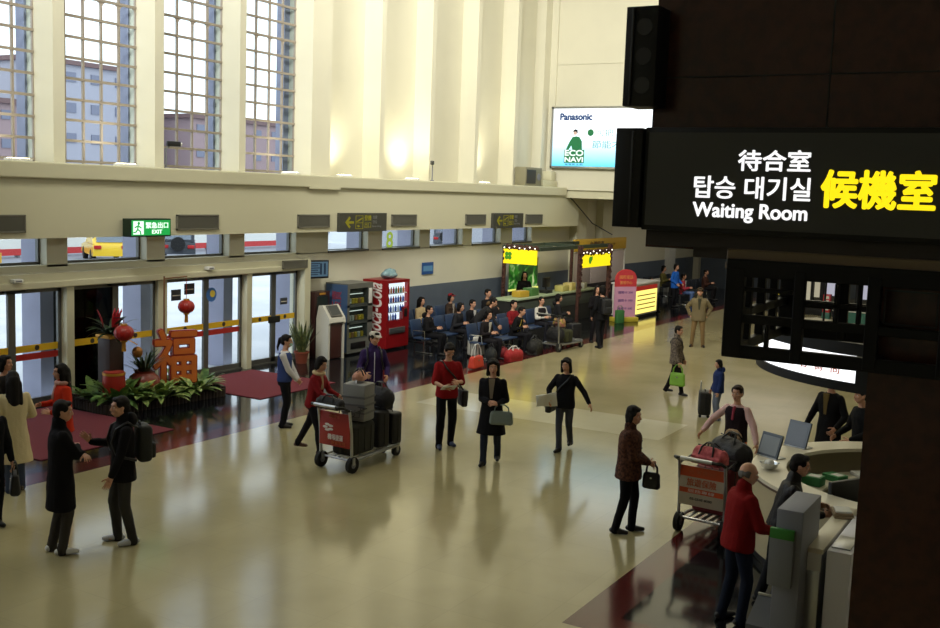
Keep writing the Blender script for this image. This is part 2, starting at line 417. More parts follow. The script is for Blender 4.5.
def door_notices():
    M_n = mat('notice_dark', (44, 48, 56), .5); G = None
    for x, z, w_, h, l in ((16.37, 1.86, .28, .24, 'dark square notice on the glass door behind the red character, lower one'), (16.76, 1.97, .30, .24, 'dark square notice on the glass door left of the hanging red lantern'), (19.9, 1.48, .26, .16, 'small dark notice on the rightmost glass door')):
        t = thing('door_notice', l, 'notice', (x, 16.95, z)); MB().rbox((-w_/2, -.012, -h/2), (w_/2, 0, h/2), .004).build('plate', M_n, t); MB().box((-w_*.4, -.014, -.02), (w_*.4, -.012, .0)).build('print_line', M_offw, t, False)
    t = thing('door_sticker', 'round blue and yellow sticker on the glass door right of the red lantern', 'sticker', (17.43, 16.95, 1.8))
    MB().cyl((0, -.012, 0), (0, 0, 0), .16, n=24).build('disc', mat('sticker_blue', (60, 110, 180), .5), t); MB().cyl((.03, -.016, .02), (.03, -.012, .02), .08, n=18).build('centre', mat('sticker_yellow', (220, 196, 70), .5), t)
    for x, z, l in ((12.3, 2.40, 'small white sensor box on the header beam at the far left'), (17.15, 2.42, 'small white sensor box on the header beam above the third glass door')):
        t = thing('sensor_box', l, 'sensor', (x, 16.72, z), 0, None); MB().rbox((-.1, -.05, -.035), (.1, .08, .035), .012).build('case', M_white, t); MB().box((-.06, -.054, -.015), (.06, -.05, .015)).build('lens', M_grey, t, False)
door_notices()

def carpets():
    def mat_(x0, x1, y0, y1, label, sk=0.):
        m = MB().prism([(x0, y0), (x1, y0), (x1+sk, y1), (x0+sk, y1)], 2, .001, .014)
        tag(m.build('entrance_mat', M_carpet, None, False), label, 'mat')
    mat_(15.95, 18.4, 14.15, 16.6, 'dark red carpet mat on black tiles right of the planting bed')
    mat_(10.3, 13.0, 13.5, 16.6, 'dark red carpet mat by the left doors behind the cream coat')
carpets()

# ------------------------------------------------------------------ outdoors
def outdoors():
    M_pav = mat('outside_pavement', (205, 206, 210), .8, rgb2=(192, 194, 200), noise_scale=.5)
    M_road = mat('outside_asphalt', (120, 122, 130), .85)
    g = MB(); g.add([(-30, 17.3, -.01), (160, 17.3, -.01), (160, 40, -.01), (-30, 40, -.01)], [(0, 1, 2, 3)], 0)
    g.add([(-60, 40, -.02), (300, 40, -.02), (300, 300, -.02), (-60, 300, -.02)], [(0, 1, 2, 3)], 1)
    o = g.build('ground', [M_pav, M_road], None, False, False); o['kind'] = 'structure'
    M_lava = mat('hazy_building_lavender', (146, 136, 152), .9); M_pink = mat('hazy_building_brick', (162, 140, 142), .9); M_pale = mat('hazy_building_pale', (172, 172, 184), .9)  # wall colours paled to carry the distance haze
    M_win = mat('far_window', (118, 122, 142), .3); M_roof = mat('far_roof', (120, 96, 96), .8)
    def building(x, y, wx, wy, h, m, label, nf, nw):
        b = thing('building', label, 'building', (x, y, 0), 0, 'buildings beyond the tall windows')
        MB().box((0, 0, 0), (wx, wy, h)).build('wall', m, b, False)
        MB().box((-.4, -.4, h), (wx+.4, wy+.4, h+.5)).build('roof', M_roof, b, False)
        for f in range(nf):
            for i in range(nw):
                z = h*(f+.45)/nf; xx = wx*(i+.3)/nw
                MB().box((xx, -.1, z), (xx+wx*.4/nw, .1, z+h*.32/nf)).build('window', M_win, b, False)
    building(30, 92, 20, 12, 10.5, M_lava, 'low lavender building seen through the leftmost tall window', 4, 6)
    building(54, 96, 17, 12, 11.5, M_pink, 'pink brick building seen through the second tall window', 4, 6)
    building(74, 98, 17, 14, 16.5, M_pale, 'tall pale building seen through the third tall window', 5, 5)
    building(95, 96, 24, 12, 12, M_pink, 'reddish building seen through the fourth tall window', 4, 7)
    building(8, 96, 18, 12, 10, M_pale, 'pale building outside beyond the picture edge on the left', 3, 5)
    M_kr = mat('kerb_red', (196, 60, 60), .7)
    for i, (x, y) in enumerate(((24, 49), (31, 49), (38, 49), (45, 49), (52, 49))):
        t = thing('road_barrier', 'red and white road barrier outside behind the clerestory panes', 'barrier', (x, y, 0), 0, 'road barriers outside')
        MB().box((0, 0, .1), (5.6, .3, .45)).build('lower_band', M_kr, t, False)
        MB().box((0, 0, .45), (5.6, .3, .95)).build('board', M_white, t, False)
        for px in (.3, 5.1): MB().box((px, .02, 0), (px+.15, .28, 1.1)).build('post', M_grey, t, False)
    M_taxi = mat('taxi_yellow', (232, 190, 30), .3, coat=.5); M_suv = mat('car_dark', (44, 50, 62), .3, coat=.5); M_silver = mat('car_silver', (190, 192, 198), .3, coat=.5)
    M_cg = mat('car_glass', (150, 160, 170), .08, .7); M_tail = mat('tail_light', (180, 20, 20), .3)
    def car(x, y, rz, m, label, suv=False, L=4.5, name='car'):
        t = thing(name, label, 'car', (x, y, 0), rz)
        H = 1.75 if suv else 1.45; W = 1.8
        # body in profile: x forward
        low = [(0, .35), (L, .35), (L, .62), (L-.15, .78), (L*.72, .92), (.1, .98), (0, .8)] if not suv else [(0, .4), (L, .4), (L, .8), (L-.1, .95), (L*.74, 1.05), (.05, 1.1), (0, 1.0)]
        b = MB()
        yy = np.linspace(-W/2, W/2, 7); rs = []
        for q in yy:
            k = 1-.05*abs(q/(W/2))**3
            rs.append(np.array([((px-L/2)*k+L/2, q, .35+(pz-.35)*(1-.06*abs(q/(W/2))**4)) for px, pz in low]))
        b.rings(rs); b.build('body', m, t)
        c = MB(); top = [(L*.08, .96), (L*.72, .90), (L*.55, H), (L*.2, H)] if not suv else [(.03, 1.08), (L*.74, 1.03), (L*.6, H), (.12, H)]
        rs = []
        for q, ins in ((-W/2+.05, 0), (-W/2+.22, 1), (W/2-.22, 1), (W/2-.05, 0)):
            rs.append(np.array([(px, q, pz if i < 2 or ins else .96+(pz-.96)*.6) for i, (px, pz) in enumerate(top)]))
        c.rings(rs); c.build('cabin', m, t)
        gl = MB(); zc = (1.0 + H)/2
        for s in (-1, 1):
            gl.box((L*.16, s*(W/2-.10)-.05, zc-.20), (L*.60, s*(W/2-.10)+.03, zc+.16))
        gl.box((L*.09 if not suv else .0, -W/2+.22, zc-.18), (L*.16 if not suv else .1, W/2-.22, zc+.15)); gl.build('window', M_cg, t, False)
        for s in (-1, 1):
            MB().rbox((-.03, s*.68-.18, .72), (.08, s*.68+.18, .9), .02).build('tail_light', M_tail, t)
            for px in (L*.2, L*.8):
                MB().cyl((px, s*(W/2-.22), .33), (px, s*(W/2+.01), .33), .33, n=18).build('wheel', M_rubber, t)
        if suv: MB().cyl((-.2, 0, .95), (-.02, 0, .95), .38, n=18).build('spare_wheel', M_rubber, t)
        return t
    car(37.4, 43.3, R(58), M_taxi, 'yellow taxi outside behind the clerestory left of the green exit sign')
    car(41.0, 42.3, R(45), M_suv, 'dark off-road car with spare wheel outside, right of the exit sign', True)
    car(42.9, 40.8, R(45), M_suv, 'dark saloon parked outside next to the off-road car')
    car(54.5, 40.6, R(200), M_silver, 'silver car outside behind the pane left of the yellow number eight', True)
    car(66, 41.0, R(20), M_suv, 'dark van outside behind the clerestory panes near the fascia signs', True)
    # posts and litter of the forecourt
    for x, y, l in ((24.3, 34, 'thin yellow post outside behind the left glass door'),):
        tag(MB().cyl((x, y, 0), (x, y, 1.5), .07, n=10).build('bollard', mat('post_yellow', (196, 150, 40), .6)), l, 'post')
outdoors()

# ------------------------------------------------------------------ fittings on the window wall
def vent(x0, x1, z0, z1, y, label, group=None):
    t = thing('air_vent', label, 'vent', ((x0+x1)/2, y, z0), 0, group); W = x1-x0; H = z1-z0
    MB().box((-W/2+.02, -.015, .02), (W/2-.02, 0, H-.02)).build('backing', M_vdark, t, False)
    f = MB()
    for a, b in (((-W/2, -.04, 0), (W/2, 0, .03)), ((-W/2, -.04, H-.03), (W/2, 0, H)), ((-W/2, -.04, 0), (-W/2+.03, 0, H)), ((W/2-.03, -.04, 0), (W/2, 0, H))): f.box(a, b)
    f.build('frame', M_vent, t, False)
    s = MB(); k = 14
    for i in range(k):
        z = .03 + (H-.06)*(i+.5)/k
        s.add([(-W/2+.03, -.034, z-.012), (W/2-.03, -.034, z-.012), (W/2-.03, -.012, z+.008), (-W/2+.03, -.012, z+.008)], [(0, 1, 2, 3)])
    s.build('louvre', M_vent, t, False)
for x0, l in ((11.05, 'grey air vent on the fascia at the left edge of the photo'), (15.88, 'grey air vent on the fascia just right of the green exit sign'), (19.76, 'grey air vent on the fascia left of the nearer arrow sign'),
              (23.68, 'grey air vent on the fascia right of the nearer arrow sign'), (27.6, 'grey air vent on the fascia left of the farther arrow sign'), (31.53, 'grey air vent on the fascia right of the farther arrow sign')):
    vent(x0, x0+1.22, 3.29, 3.61, 16.45, l, 'air vents on the fascia')
vent(19.55, 20.47, 2.29, 2.49, 16.715, 'wide beige air vent at the end of the door header beam')

M_signblk = mat('sign_charcoal', (62, 62, 54), .5)
M_ylet = emit('sign_yellow_print', (206, 196, 40), .15); M_wlet = emit('sign_grey_print', (176, 176, 170), .1)
def arrow_sign(x0, x1, label):
    t = thing('direction_sign', label, 'sign', ((x0+x1)/2, 16.36, 3.17), 0, 'arrow signs on the fascia')
    W = x1-x0; H = .48; y = -.001
    MB().rbox((-W/2, 0, 0), (W/2, .08, H), .008).build('panel', M_signblk, t, False)
    a = MB(); cx = -W/2+.42; cz = H/2
    a.prism([(cx-.19, cz), (cx-.02, cz+.15), (cx+.04, cz+.11), (cx-.06, cz+.03), (cx+.17, cz+.03), (cx+.17, cz-.03), (cx-.06, cz-.03), (cx+.04, cz-.11), (cx-.02, cz-.15)], 1, -.008, 0)
    a.build('arrow', M_ylet, t, False)
    b = MB(); bx = -W/2+.83
    for z0, z1 in ((.07, .085), (.40, .415), (.22, .235)): b.box((bx-.16, -.008, z0), (bx+.16, 0, z1))
    for xx in (bx-.16, bx+.145): b.box((xx, -.008, .07), (xx+.015, 0, .415))
    b.prism([(bx-.15, .25), (bx-.06, .255), (bx+.12, .33), (bx+.15, .355), (bx+.10, .355), (bx-.05, .30)], 1, -.008, 0)
    b.prism([(bx-.1, .16), (bx-.02, .17), (bx+.03, .13), (bx-.06, .11)], 1, -.008, 0)
    b.build('pictogram', M_ylet, t, False)
    text('登機', (-W/2+1.2, y, .355), *NY, h=.14, w_=.30, m=M_ylet, parent=t, bold=.01)
    text('出口', (-W/2+1.2, y, .17), *NY, h=.16, w_=.28, m=M_ylet, parent=t, bold=.0)
    text('出発', (-W/2+1.52, y, .37), *NY, h=.09, w_=.19, m=M_wlet, parent=t)
    text('탑승', (-W/2+1.52, y, .25), *NY, h=.09, w_=.19, m=M_wlet, parent=t)
    text('Boarding', (-W/2+1.6, y, .13), *NY, h=.06, w_=.4, m=M_wlet, parent=t)
arrow_sign(21.3, 23.36, 'dark hanging sign with yellow left arrow, the nearer one above the vending machines')
arrow_sign(29.18, 31.22, 'dark hanging sign with yellow left arrow, the farther one above the food stall')

def exit_sign():
    t = thing('exit_sign', 'green lit exit sign box with running figure over the doors', 'sign', (14.98, 16.28, 3.18))
    MB().rbox((-.53, -.08, 0), (.53, .14, .36), .012).build('case', mat('exit_case', (10, 40, 24), .5), t, False)
    M_gs = emit('exit_green', (20, 160, 70), 1.0); M_gw = emit('exit_white', (225, 250, 230), 1.3)
    MB().box((-.50, -.086, .03), (.50, -.079, .33)).build('lit_face', M_gs, t, False)
    MB().box((-.46, -.092, .05), (-.20, -.085, .31)).build('door_pictogram', M_gw, t, False)
    f = MB(); y0, y1 = -.099, -.091
    f.cyl((-.33, y0, .27), (-.33, y1, .27), .03, n=12)
    for p, q in (((-.34, .24), (-.36, .15)), ((-.36, .15), (-.29, .11)), ((-.29, .11), (-.28, .06)), ((-.36, .15), (-.40, .10)), ((-.40, .10), (-.45, .09)), ((-.34, .22), (-.27, .18)), ((-.35, .22), (-.42, .19))):
        f.cap((p[0], (y0+y1)/2, p[1]), (q[0], (y0+y1)/2, q[1]), .014, n=6, rnd=1)
    f.build('running_figure', M_gs, t)
    text('緊急出口', (.15, -.088, .23), *NY, h=.12, w_=.58, m=M_gw, parent=t, bold=.02)
    text('EXIT', (.15, -.088, .1), *NY, h=.075, w_=.26, m=M_gw, parent=t, bold=.02)
exit_sign()
tag(text('8', (24.68, 17.17, 2.86), *NY, h=.44, w_=.3, m=emit('eight_yellow_green', (190, 220, 90), .5), name='number_sign', bold=.015), 'yellow-green number 8 stuck on the clerestory pane', 'sign')

def tv():
    t = thing('hanging_monitor', 'flight information monitor hung on the wall above the kiosk', 'monitor', (20.85, 16.72, 2.0), R(-14))
    MB().rbox((-.37, -.05, 0), (.37, .05, .46), .02).build('case', M_plastic_b, t)
    MB().box((-.33, -.056, .05), (.33, -.05, .42)).build('screen', emit('screen_blue', (90, 122, 144), .45), t, False)
    s = MB()
    for k in range(6): s.box((-.29, -.062, .09+k*.055), (.02+.06*(k % 2), -.055, .115+k*.055))
    s.box((.08, -.062, .1), (.14, -.055, .38)); s.box((.2, -.062, .1), (.26, -.055, .38)); s.build('screen_rows', emit('screen_rows', (40, 66, 96), .2), t, False)
    MB().cyl((0, .05, .25), (.06, .30, .4), .03).build('wall_bracket', M_plastic_b, t)
tv()
b = thing('wall_sign', 'small blue sign on the cream wall above the seated crowd', 'sign', (26.4, 16.98, 1.82))
MB().box((-.3, -.02, 0), (.3, .0, .35)).build('plate', mat('sign_blue', (36, 84, 150), .4), b, False)
quad('picture', (0, -.024, .17), *NY, .5, .16, mat('sign_blue_pale', (96, 150, 196), .4), b)

# ledge fittings: uplights, cameras, loudspeakers
def uplight(x, label, pw, yr=0):
    t = thing('uplight', label, 'lamp', (x, 17.05, 4.56), 0, 'uplights on the ledge')
    MB().rbox((-.22, -.12, 0), (.22, .12, .055), .012).build('housing', M_white, t)
    MB().box((-.18, -.09, .053), (.18, .09, .060)).build('lens', emit('uplight_lens', (255, 244, 205), 14), t, False)
    l = bpy.data.lights.new('uplight_lamp', 'SPOT'); l.energy = pw; l.color = (1, .93, .70); l.spot_size = R(130); l.spot_blend = 1; l.shadow_soft_size = .3
    o = bpy.data.objects.new('uplight_lamp', l); COL.objects.link(o); o.parent = t; o.location = (0, 0, .14)
    o.rotation_euler = (R(180-14), R(-yr), 0)
uplight(22.35, 'flat uplight on the ledge in the niche next to the windows', 150)
uplight(25.55, 'bright uplight on the ledge beside the small camera', 170)
uplight(29.75, 'bright uplight on the ledge beside the grey loudspeakers', 220)
for x, l, tx in ((12.6, 'small uplight on the ledge by the leftmost tall window', 1), (15.1, 'small uplight on the ledge by the second tall window', 1), (20.2, 'small uplight on the ledge by the fourth tall window', 1)):
    uplight(x, l, 90, 25)
def cctv(x, y, z, label, rz):
    t = thing('security_camera', label, 'camera', (x, y, z), rz)
    MB().cyl((0, 0, 0), (0, 0, .03), .06).cyl((0, 0, .03), (0, 0, .42), .018).cyl((0, 0, .42), (0, -.12, .5), .016).build('pole', M_grey, t)
    MB().rbox((-.05, -.32, .47), (.05, -.02, .58), .015).build('camera_body', M_plastic_b, t)
    MB().cyl((0, -.35, .525), (0, -.31, .525), .04).build('lens', M_chrome, t)
cctv(26.15, 16.75, 4.56, 'small dark camera on a pole on the ledge by the niches', R(-60))
cctv(16.22, 17.1, 4.56, 'small black camera on the ledge in front of the third tall window', R(70))
def boxspk(x, w_, h, label, m):
    t = thing('loudspeaker', label, 'speaker', (x, 16.74, 4.56), 0)
    MB().rbox((-w_/2, -.2, 0), (w_/2, .22, h), .02).build('cabinet', m, t)
    MB().box((-w_/2+.08, -.215, .08), (w_/2*.2, -.2, h-.08)).build('grille', M_plastic_b, t, False)
    MB().cyl((w_*.3, -.22, h*.5), (w_*.3, -.19, h*.5), .12).build('horn', M_grey, t)
boxspk(32.2, 1.2, .62, 'grey loudspeaker box at the far end of the ledge', mat('speaker_grey', (128, 124, 100), .6))
tb = thing('junction_box', 'beige low box on the ledge end below the billboard corner', 'box', (33.85, 16.9, 4.56))
MB().rbox((-.6, -.2, 0), (.5, .25, .22), .02).build('case', M_cream2, tb); MB().rbox((.1, -.15, .22), (.45, .2, .55), .02).build('raised_cover', M_cream2, tb)
tag(MB().tube([(34.9, 16.42, 4.2), (35.1, 16.4, 4.12), (36, 16, 3.3), (36.3, 15.3, 2.9)], .02, 6).build('hanging_cable', M_plastic_b), 'dark cable sagging from the ledge end to the stall roof', 'cable')

def billboard():
    t = thing('billboard', 'large white and cyan lit billboard on the end wall', 'billboard', (34.5, 17.0, 5.24))
    W = 4.6; H = 2.15                      # spans y 17.0 -> 12.4
    fr = MB(); x0 = -.22
    fr.box((x0, -W, 0), (0, 0, .07)); fr.box((x0, -W, H-.07), (0, 0, H)); fr.box((x0, -.07, 0), (0, 0, H)); fr.box((x0, -W, 0), (0, -W+.07, H)); fr.box((-.05, -W, 0), (0, 0, H))
    fr.build('frame', M_steel, t, False)
    m = bpy.data.materials.new('billboard_print'); m.use_nodes = True; nt = m.node_tree; b = nt.nodes['Principled BSDF']
    tc = nt.nodes.new('ShaderNodeTexCoord'); sx = nt.nodes.new('ShaderNodeSeparateXYZ'); rp = nt.nodes.new('ShaderNodeValToRGB')
    nt.links.new(tc.outputs['Object'], sx.inputs[0])
    mr = nt.nodes.new('ShaderNodeMapRange'); mr.inputs[1].default_value = 0; mr.inputs[2].default_value = H
    nt.links.new(sx.outputs[2], mr.inputs[0]); nt.links.new(mr.outputs[0], rp.inputs[0])
    rp.color_ramp.elements[0].color = lin((60, 190, 225)) + (1,); rp.color_ramp.elements[1].color = lin((246, 252, 255)) + (1,)
    rp.color_ramp.elements[0].position = .02; rp.color_ramp.elements[1].position = .6
    nt.links.new(rp.outputs[0], b.inputs['Emission Color']); b.inputs['Emission Strength'].default_value = 1.7; b.inputs['Base Color'].default_value = (.05, .06, .06, 1)
    MB().box((-.17, -W+.07, .07), (-.15, -.07, H-.07)).build('lit_print', m, t, False)
    X = -.172
    M_bl = emit('ad_blue', (50, 88, 150), .5); M_pg = emit('ad_pale_green', (116, 186, 184), .7); M_dg = emit('ad_green', (40, 150, 90), .45); M_d = emit('ad_dark', (40, 50, 60), .2)
    text('Panasonic', (X, -.94, H-.35), *NX, h=.22, w_=1.22, m=M_bl, parent=t, bold=.035)
    text('可把 冷氣省電', (X, -2.75, 1.25), *NX, h=.25, w_=2.0, m=M_pg, parent=t)
    text('節能才是主流', (X, -2.7, .85), *NX, h=.27, w_=2.2, m=M_pg, parent=t)
    MB().cyl((X, -1.52, 1.25), (X-.006, -1.52, 1.25), .12, n=18).build('round_mark', M_dg, t)
    f = MB()
    f.prism([(-1.22, .62), (-1.2, .95), (-1.1, 1.1), (-.98, 1.12), (-.84, 1.1), (-.72, .92), (-.6, .66), (-.68, .62), (-.8, .8), (-.86, .62)], 0, X-.008, X); f.build('dress_figure', M_dg, t, False)
    MB().cyl((X, -.93, 1.24), (X-.007, -.93, 1.24), .075, n=14).build('figure_face', emit('ad_skin', (235, 200, 180), .7), t)
    MB().prism([(-1.03, 1.22), (-1.02, 1.34), (-.93, 1.37), (-.85, 1.32), (-.86, 1.27), (-.95, 1.29)], 0, X-.012, X).build('figure_hair', M_d, t, False)
    quad('slogan_plate', (X, -.92, .42), *NX, .78, .46, M_dg, t, .012)
    text('ECO', (X-.008, -.92, .54), *NX, h=.19, w_=.7, m=emit('ad_white', (240, 255, 250), 1.), parent=t, bold=.03)
    text('NAVI', (X-.008, -.92, .31), *NX, h=.16, w_=.7, m=MATS['ad_white'], parent=t, bold=.03)
    text('省電新主張', (X, -.92, .14), *NX, h=.07, w_=.7, m=M_bl, parent=t)
billboard()

# ------------------------------------------------------------------ dark pillar, hanging sign and lattice in the foreground
def foreground():
    p = MB()
    p.box((6.2, -3.2, 0), (7.2, 1.03, 3.93)); p.box((6.2, -3.2, 4.0), (7.2, 2.39, 13.4))
    struct('wall_pillar', p, M_brown)
    gl = MB()
    for z in (5.02, 6.0, 7.0): gl.box((6.195, -3.2, z), (6.2, 2.39, z+.008))
    for y in (-.2, 1.35): gl.box((6.195, y, 4.72), (6.2, y+.008, 12))
    struct('trim_10', gl, M_black)
    struct('trim_11', MB().box((6.06, -3.2, 4.02), (7.0, 2.33, 4.12)).box((6.1, -3.2, 3.96), (7.0, 2.05, 4.02)), mat('beam_dark_brown', (36, 27, 21), .6))
    struct('trim_12', MB().rbox((6.04, -3.2, 3.955), (7.0, 1.83, 4.025), .01).rbox((6.02, -3.2, 3.905), (7.0, 1.83, 3.955), .01), mat('beam_olive_brown', (96, 78, 52), .5))
    # the sign
    s = thing('waiting_room_sign', 'long black lit hanging sign reading waiting room', 'sign', (6.0, 2.35, 4.11))
    L = 2.1; H = .605; M_face = mat('sign_face_charcoal', (42, 42, 39), .35)
    MB().rbox((.0, -L, 0), (.2, 0, H), .008).build('case', M_black, s)
    MB().box((-.004, -L+.03, .03), (.0, -.025, H-.03)).build('face', M_face, s, False)
    M_w = emit('letter_white', (250, 250, 250), 1.1); M_y = emit('letter_yellow', (250, 225, 20), 1.15)
    X = -.006; by = 2.35; bz = 4.11
    text('待合室', (X, 1.58-by, 4.53-bz), *NX, h=.115, w_=.40, m=M_w, parent=s, bold=.018)
    text('탑승 대기실', (X, 1.70-by, 4.375-bz), *NX, h=.125, w_=.66, m=M_w, parent=s, bold=.014)
    text('Waiting Room', (X, 1.705-by, 4.232-bz), *NX, h=.105, w_=.65, m=M_w, parent=s, bold=.022)
    text('候機室', (X, 1.022-by, 4.385-bz), *NX, h=.20, w_=.575, m=M_y, parent=s, bold=.03)
    e = thing('sign_end_housing', 'black box end housing at the left end of the waiting room sign', 'housing', (6.0, 2.44, 4.12))
    MB().rbox((-.02, -.08, .0), (.3, .09, .59), .006).build('case', M_black, e); MB().rbox((-.03, -.03, .02), (.0, -.015, .57), .003).build('seam', M_plastic_b, e)
    e = thing('loudspeaker', 'black column loudspeaker on the pillar edge above the sign', 'speaker', (6.0, 2.41, 4.84))
    MB().rbox((0, -.1, 0), (.25, .1, .58), .006).build('cabinet', M_black, e); MB().rbox((-.012, .045, .01), (.0, .06, .57), .003).build('seam', M_plastic_b, e)
    for k in range(3): MB().cyl((-.004, -.02, .12+k*.17), (.0, -.02, .12+k*.17), .05).build('driver', M_plastic_b, e)
    # the lattice
    t = thing('hanging_lattice', 'black wooden lattice frame hanging under the beam by the pillar', 'lattice', (6.0, 1.812, 3.4))
    Y0, Y1, Z1 = 0, -1.55, .52
    def bar(name, lo, hi): MB().rbox(lo, hi, .004, 1).build(name, M_lattice, t, False)
    def face(name_x, d=.05):
        x = name_x
        bar('rail', (x, Y1, 0), (x+d, Y0, .075)); bar('rail', (x, Y1, .205), (x+d, Y0, .255)); bar('rail', (x, Y1, Z1-.05), (x+d, Y0, Z1+.05))
        for y, w_ in ((-.055, .11), (-.42, .06), (-.815, .07), (-1.18, .06)): bar('post', (x-.006, y-w_/2, 0.01), (x+d-.006, y+w_/2, Z1))
    face(0); face(1.25)
    for y, z0, z1 in ((-.62, .255, .47), (-.25, .07, .21), (-.74, .255, .47)): bar('mullion', (.004, y-.012, z0), (.04, y+.012, z1))
    for y0, y1, z in ((-.78, -.45, .345), (-.38, -.11, .40)): bar('mullion', (.004, y0, z-.012), (.04, y1, z+.012))
    for y in (0.0, -.8):
        for z, h in ((0.01, .06), (.215, .05), (Z1-.05, .06)): bar('cross_rail', (.05, y-.055, z), (1.25, y-.005, z+h))
        for x in (.35, .65, .95): bar('post', (x, y-.055, 0.02), (x+.05, y-.005, Z1))
    panels = MB()
    for y0, y1, z0, z1 in ((-.87, -1.14, .27, .45),):
        for a, b in (((.0-.008, y1, z0), (.0, y0, z0+.008)), ((-.008, y1, z1), (0, y0, z1+.008)), ((-.008, y1, z0), (0, y1+.008, z1)), ((-.008, y0-.008, z0), (0, y0, z1))): panels.box(a, b)
    panels.build('panel_moulding', M_black, t, False)
foreground()

# ------------------------------------------------------------------ people
def cloth(rgb, k=.25, rough=.9, rgb2=None, sc_=30, shiny=False):
    n = 'cloth_%d_%d_%d%s' % (*rgb, '_shiny' if shiny else ('_pattern' if rgb2 else ''))
    return mat(n, rgb, .45 if shiny else rough, bump=k, bump_scale=60, rgb2=rgb2, noise_scale=sc_, spec=.25 if shiny else .15)
M_hair = mat('hair_black', (18, 14, 13), .65, spec=.2, bump=.4, bump_scale=90)
M_hairb = mat('hair_dark_brown', (42, 28, 20), .65, spec=.25, bump=.4, bump_scale=90)
M_hairg = mat('hair_grey', (92, 88, 84), .6, bump=.4, bump_scale=90)
def V3(*a): return np.array(a, float)
def rotm(yaw=0., pitch=0., roll=0.):
    """yaw + = to the person's left, pitch + = looking down (degrees)"""
    return np.array(Matrix.Rotation(R(yaw), 3, 'Z') @ Matrix.Rotation(R(-pitch), 3, 'X') @ Matrix.Rotation(R(roll), 3, 'Y'))
def ik(a, t, l1, l2, pole):
    d = t-a; L = np.linalg.norm(d); mx = (l1+l2)*.995
    if L > mx: d = d*mx/L; t = a+d; L = mx
    u = d/L; x = (l1*l1-l2*l2+L*L)/(2*L); h = math.sqrt(max(l1*l1-x*x, 0))
    p = np.array(pole, float); p = p-u*(p@u); n_ = np.linalg.norm(p)
    p = p/n_ if n_ > 1e-6 else V3(0, 0, 1)
    return a+u*x+p*h, t
def hand_mesh(wrist, dirn, palm, side, curl, scale=1., grip=0.):
    """palm + five fingers; dirn = where the fingers point, palm = normal of the palm side, side: +1 right hand, -1 left hand"""
    d = dirn/np.linalg.norm(dirn); p = palm-d*(palm@d)
    n_ = np.linalg.norm(p); p = p/n_ if n_ > 1e-5 else frame(d)[0]
    x = np.cross(d, p)*side                       # towards the thumb
    mb = MB()
    P = lambda a, b, c: wrist + scale*(x*a + d*b - p*c)
    for a in (-.028, -.01, .010, .028): mb.cap(P(a*.8, .0, 0), P(a, .082, 0), .0135*scale, .0125*scale, 7)
    mb.cap(P(0, -.02, 0), P(0, .03, 0), .024*scale, .028*scale, 8)
    for a, ln, sp in ((.031, .070, .10), (.0105, .080, .03), (-.0105, .074, -.04), (-.031, .058, -.12)):
        q = P(a, .082, 0); ang = .15; r_ = .0098*scale
        for i, f in enumerate((.45, .32, .25)):
            ang += curl*(.55 if i == 0 else .7)
            dd = d*math.cos(ang) + p*math.sin(ang) + x*sp
            q2 = q + scale*ln*f*dd; mb.cap(q, q2, r_, r_*.9, 7, rnd=2); q = q2; r_ *= .9
    q = P(.030, .022, -.006); t1 = x*.80 + d*.62 + p*(.25+.4*curl); t1 /= np.linalg.norm(t1)
    q2 = q + scale*.042*t1; mb.cap(q, q2, .0135*scale, .0115*scale, 7)
    t2 = x*.35 + d*.85 + p*(.35+.5*curl); t2 /= np.linalg.norm(t2); mb.cap(q2, q2+scale*.034*t2, .011*scale, .009*scale, 7)
    return voxel(mb, .0052*scale, 1)
def head_mesh(C, Q):
    Q = np.asarray(Q); P = lambda x, y, z: C + Q @ V3(x, y, z)
    mb = MB()
    mb.ell(P(0, -.012, .028), (.076, .094, .090), Q, 18, 12)
    mb.ell(P(0, .012, -.03), (.066, .076, .085), Q, 16, 11)
    mb.ell(P(0, .038, -.075), (.046, .044, .040), Q)
    mb.ell(P(0, .070, .032), (.05, .022, .02), Q)                 # brow
    for s in (-1, 1):
        mb.ell(P(s*.040, .062, -.022), (.024, .020, .02), Q)      # cheek
        mb.ell(P(s*.076, -.006, -.008), (.010, .020, .032), Q)    # ear
    mb.cap(P(0, .086, .012), P(0, .103, -.026), .009, .013, 7); mb.ell(P(0, .095, -.032), (.018, .013, .010), Q)
    mb.ell(P(0, .078, -.064), (.026, .016, .014), Q)
    hm = voxel(mb, .0075, 1)
    e = MB()
    e2 = MB(); e3 = MB()
    for s in (-1, 1):
        e.ell(P(s*.030, .0755, .004), (.0125, .0085, .0062), Q, 10, 7); e2.ell(P(s*.030, .0818, .004), (.0068, .0035, .0060), Q, 8, 5)
        e2.ell(P(s*.032, .0875, .028), (.017, .004, .0028), Q, 8, 5)
    e3.ell(P(0, .0925, -.060), (.022, .005, .0045), Q, 8, 5); e3.ell(P(0, .0915, -.069), (.018, .005, .005), Q, 8, 5)
    return [(hm, 0), (e.mesh('e'), 1), (e2.mesh('e'), 2), (e3.mesh('e'), 3)]
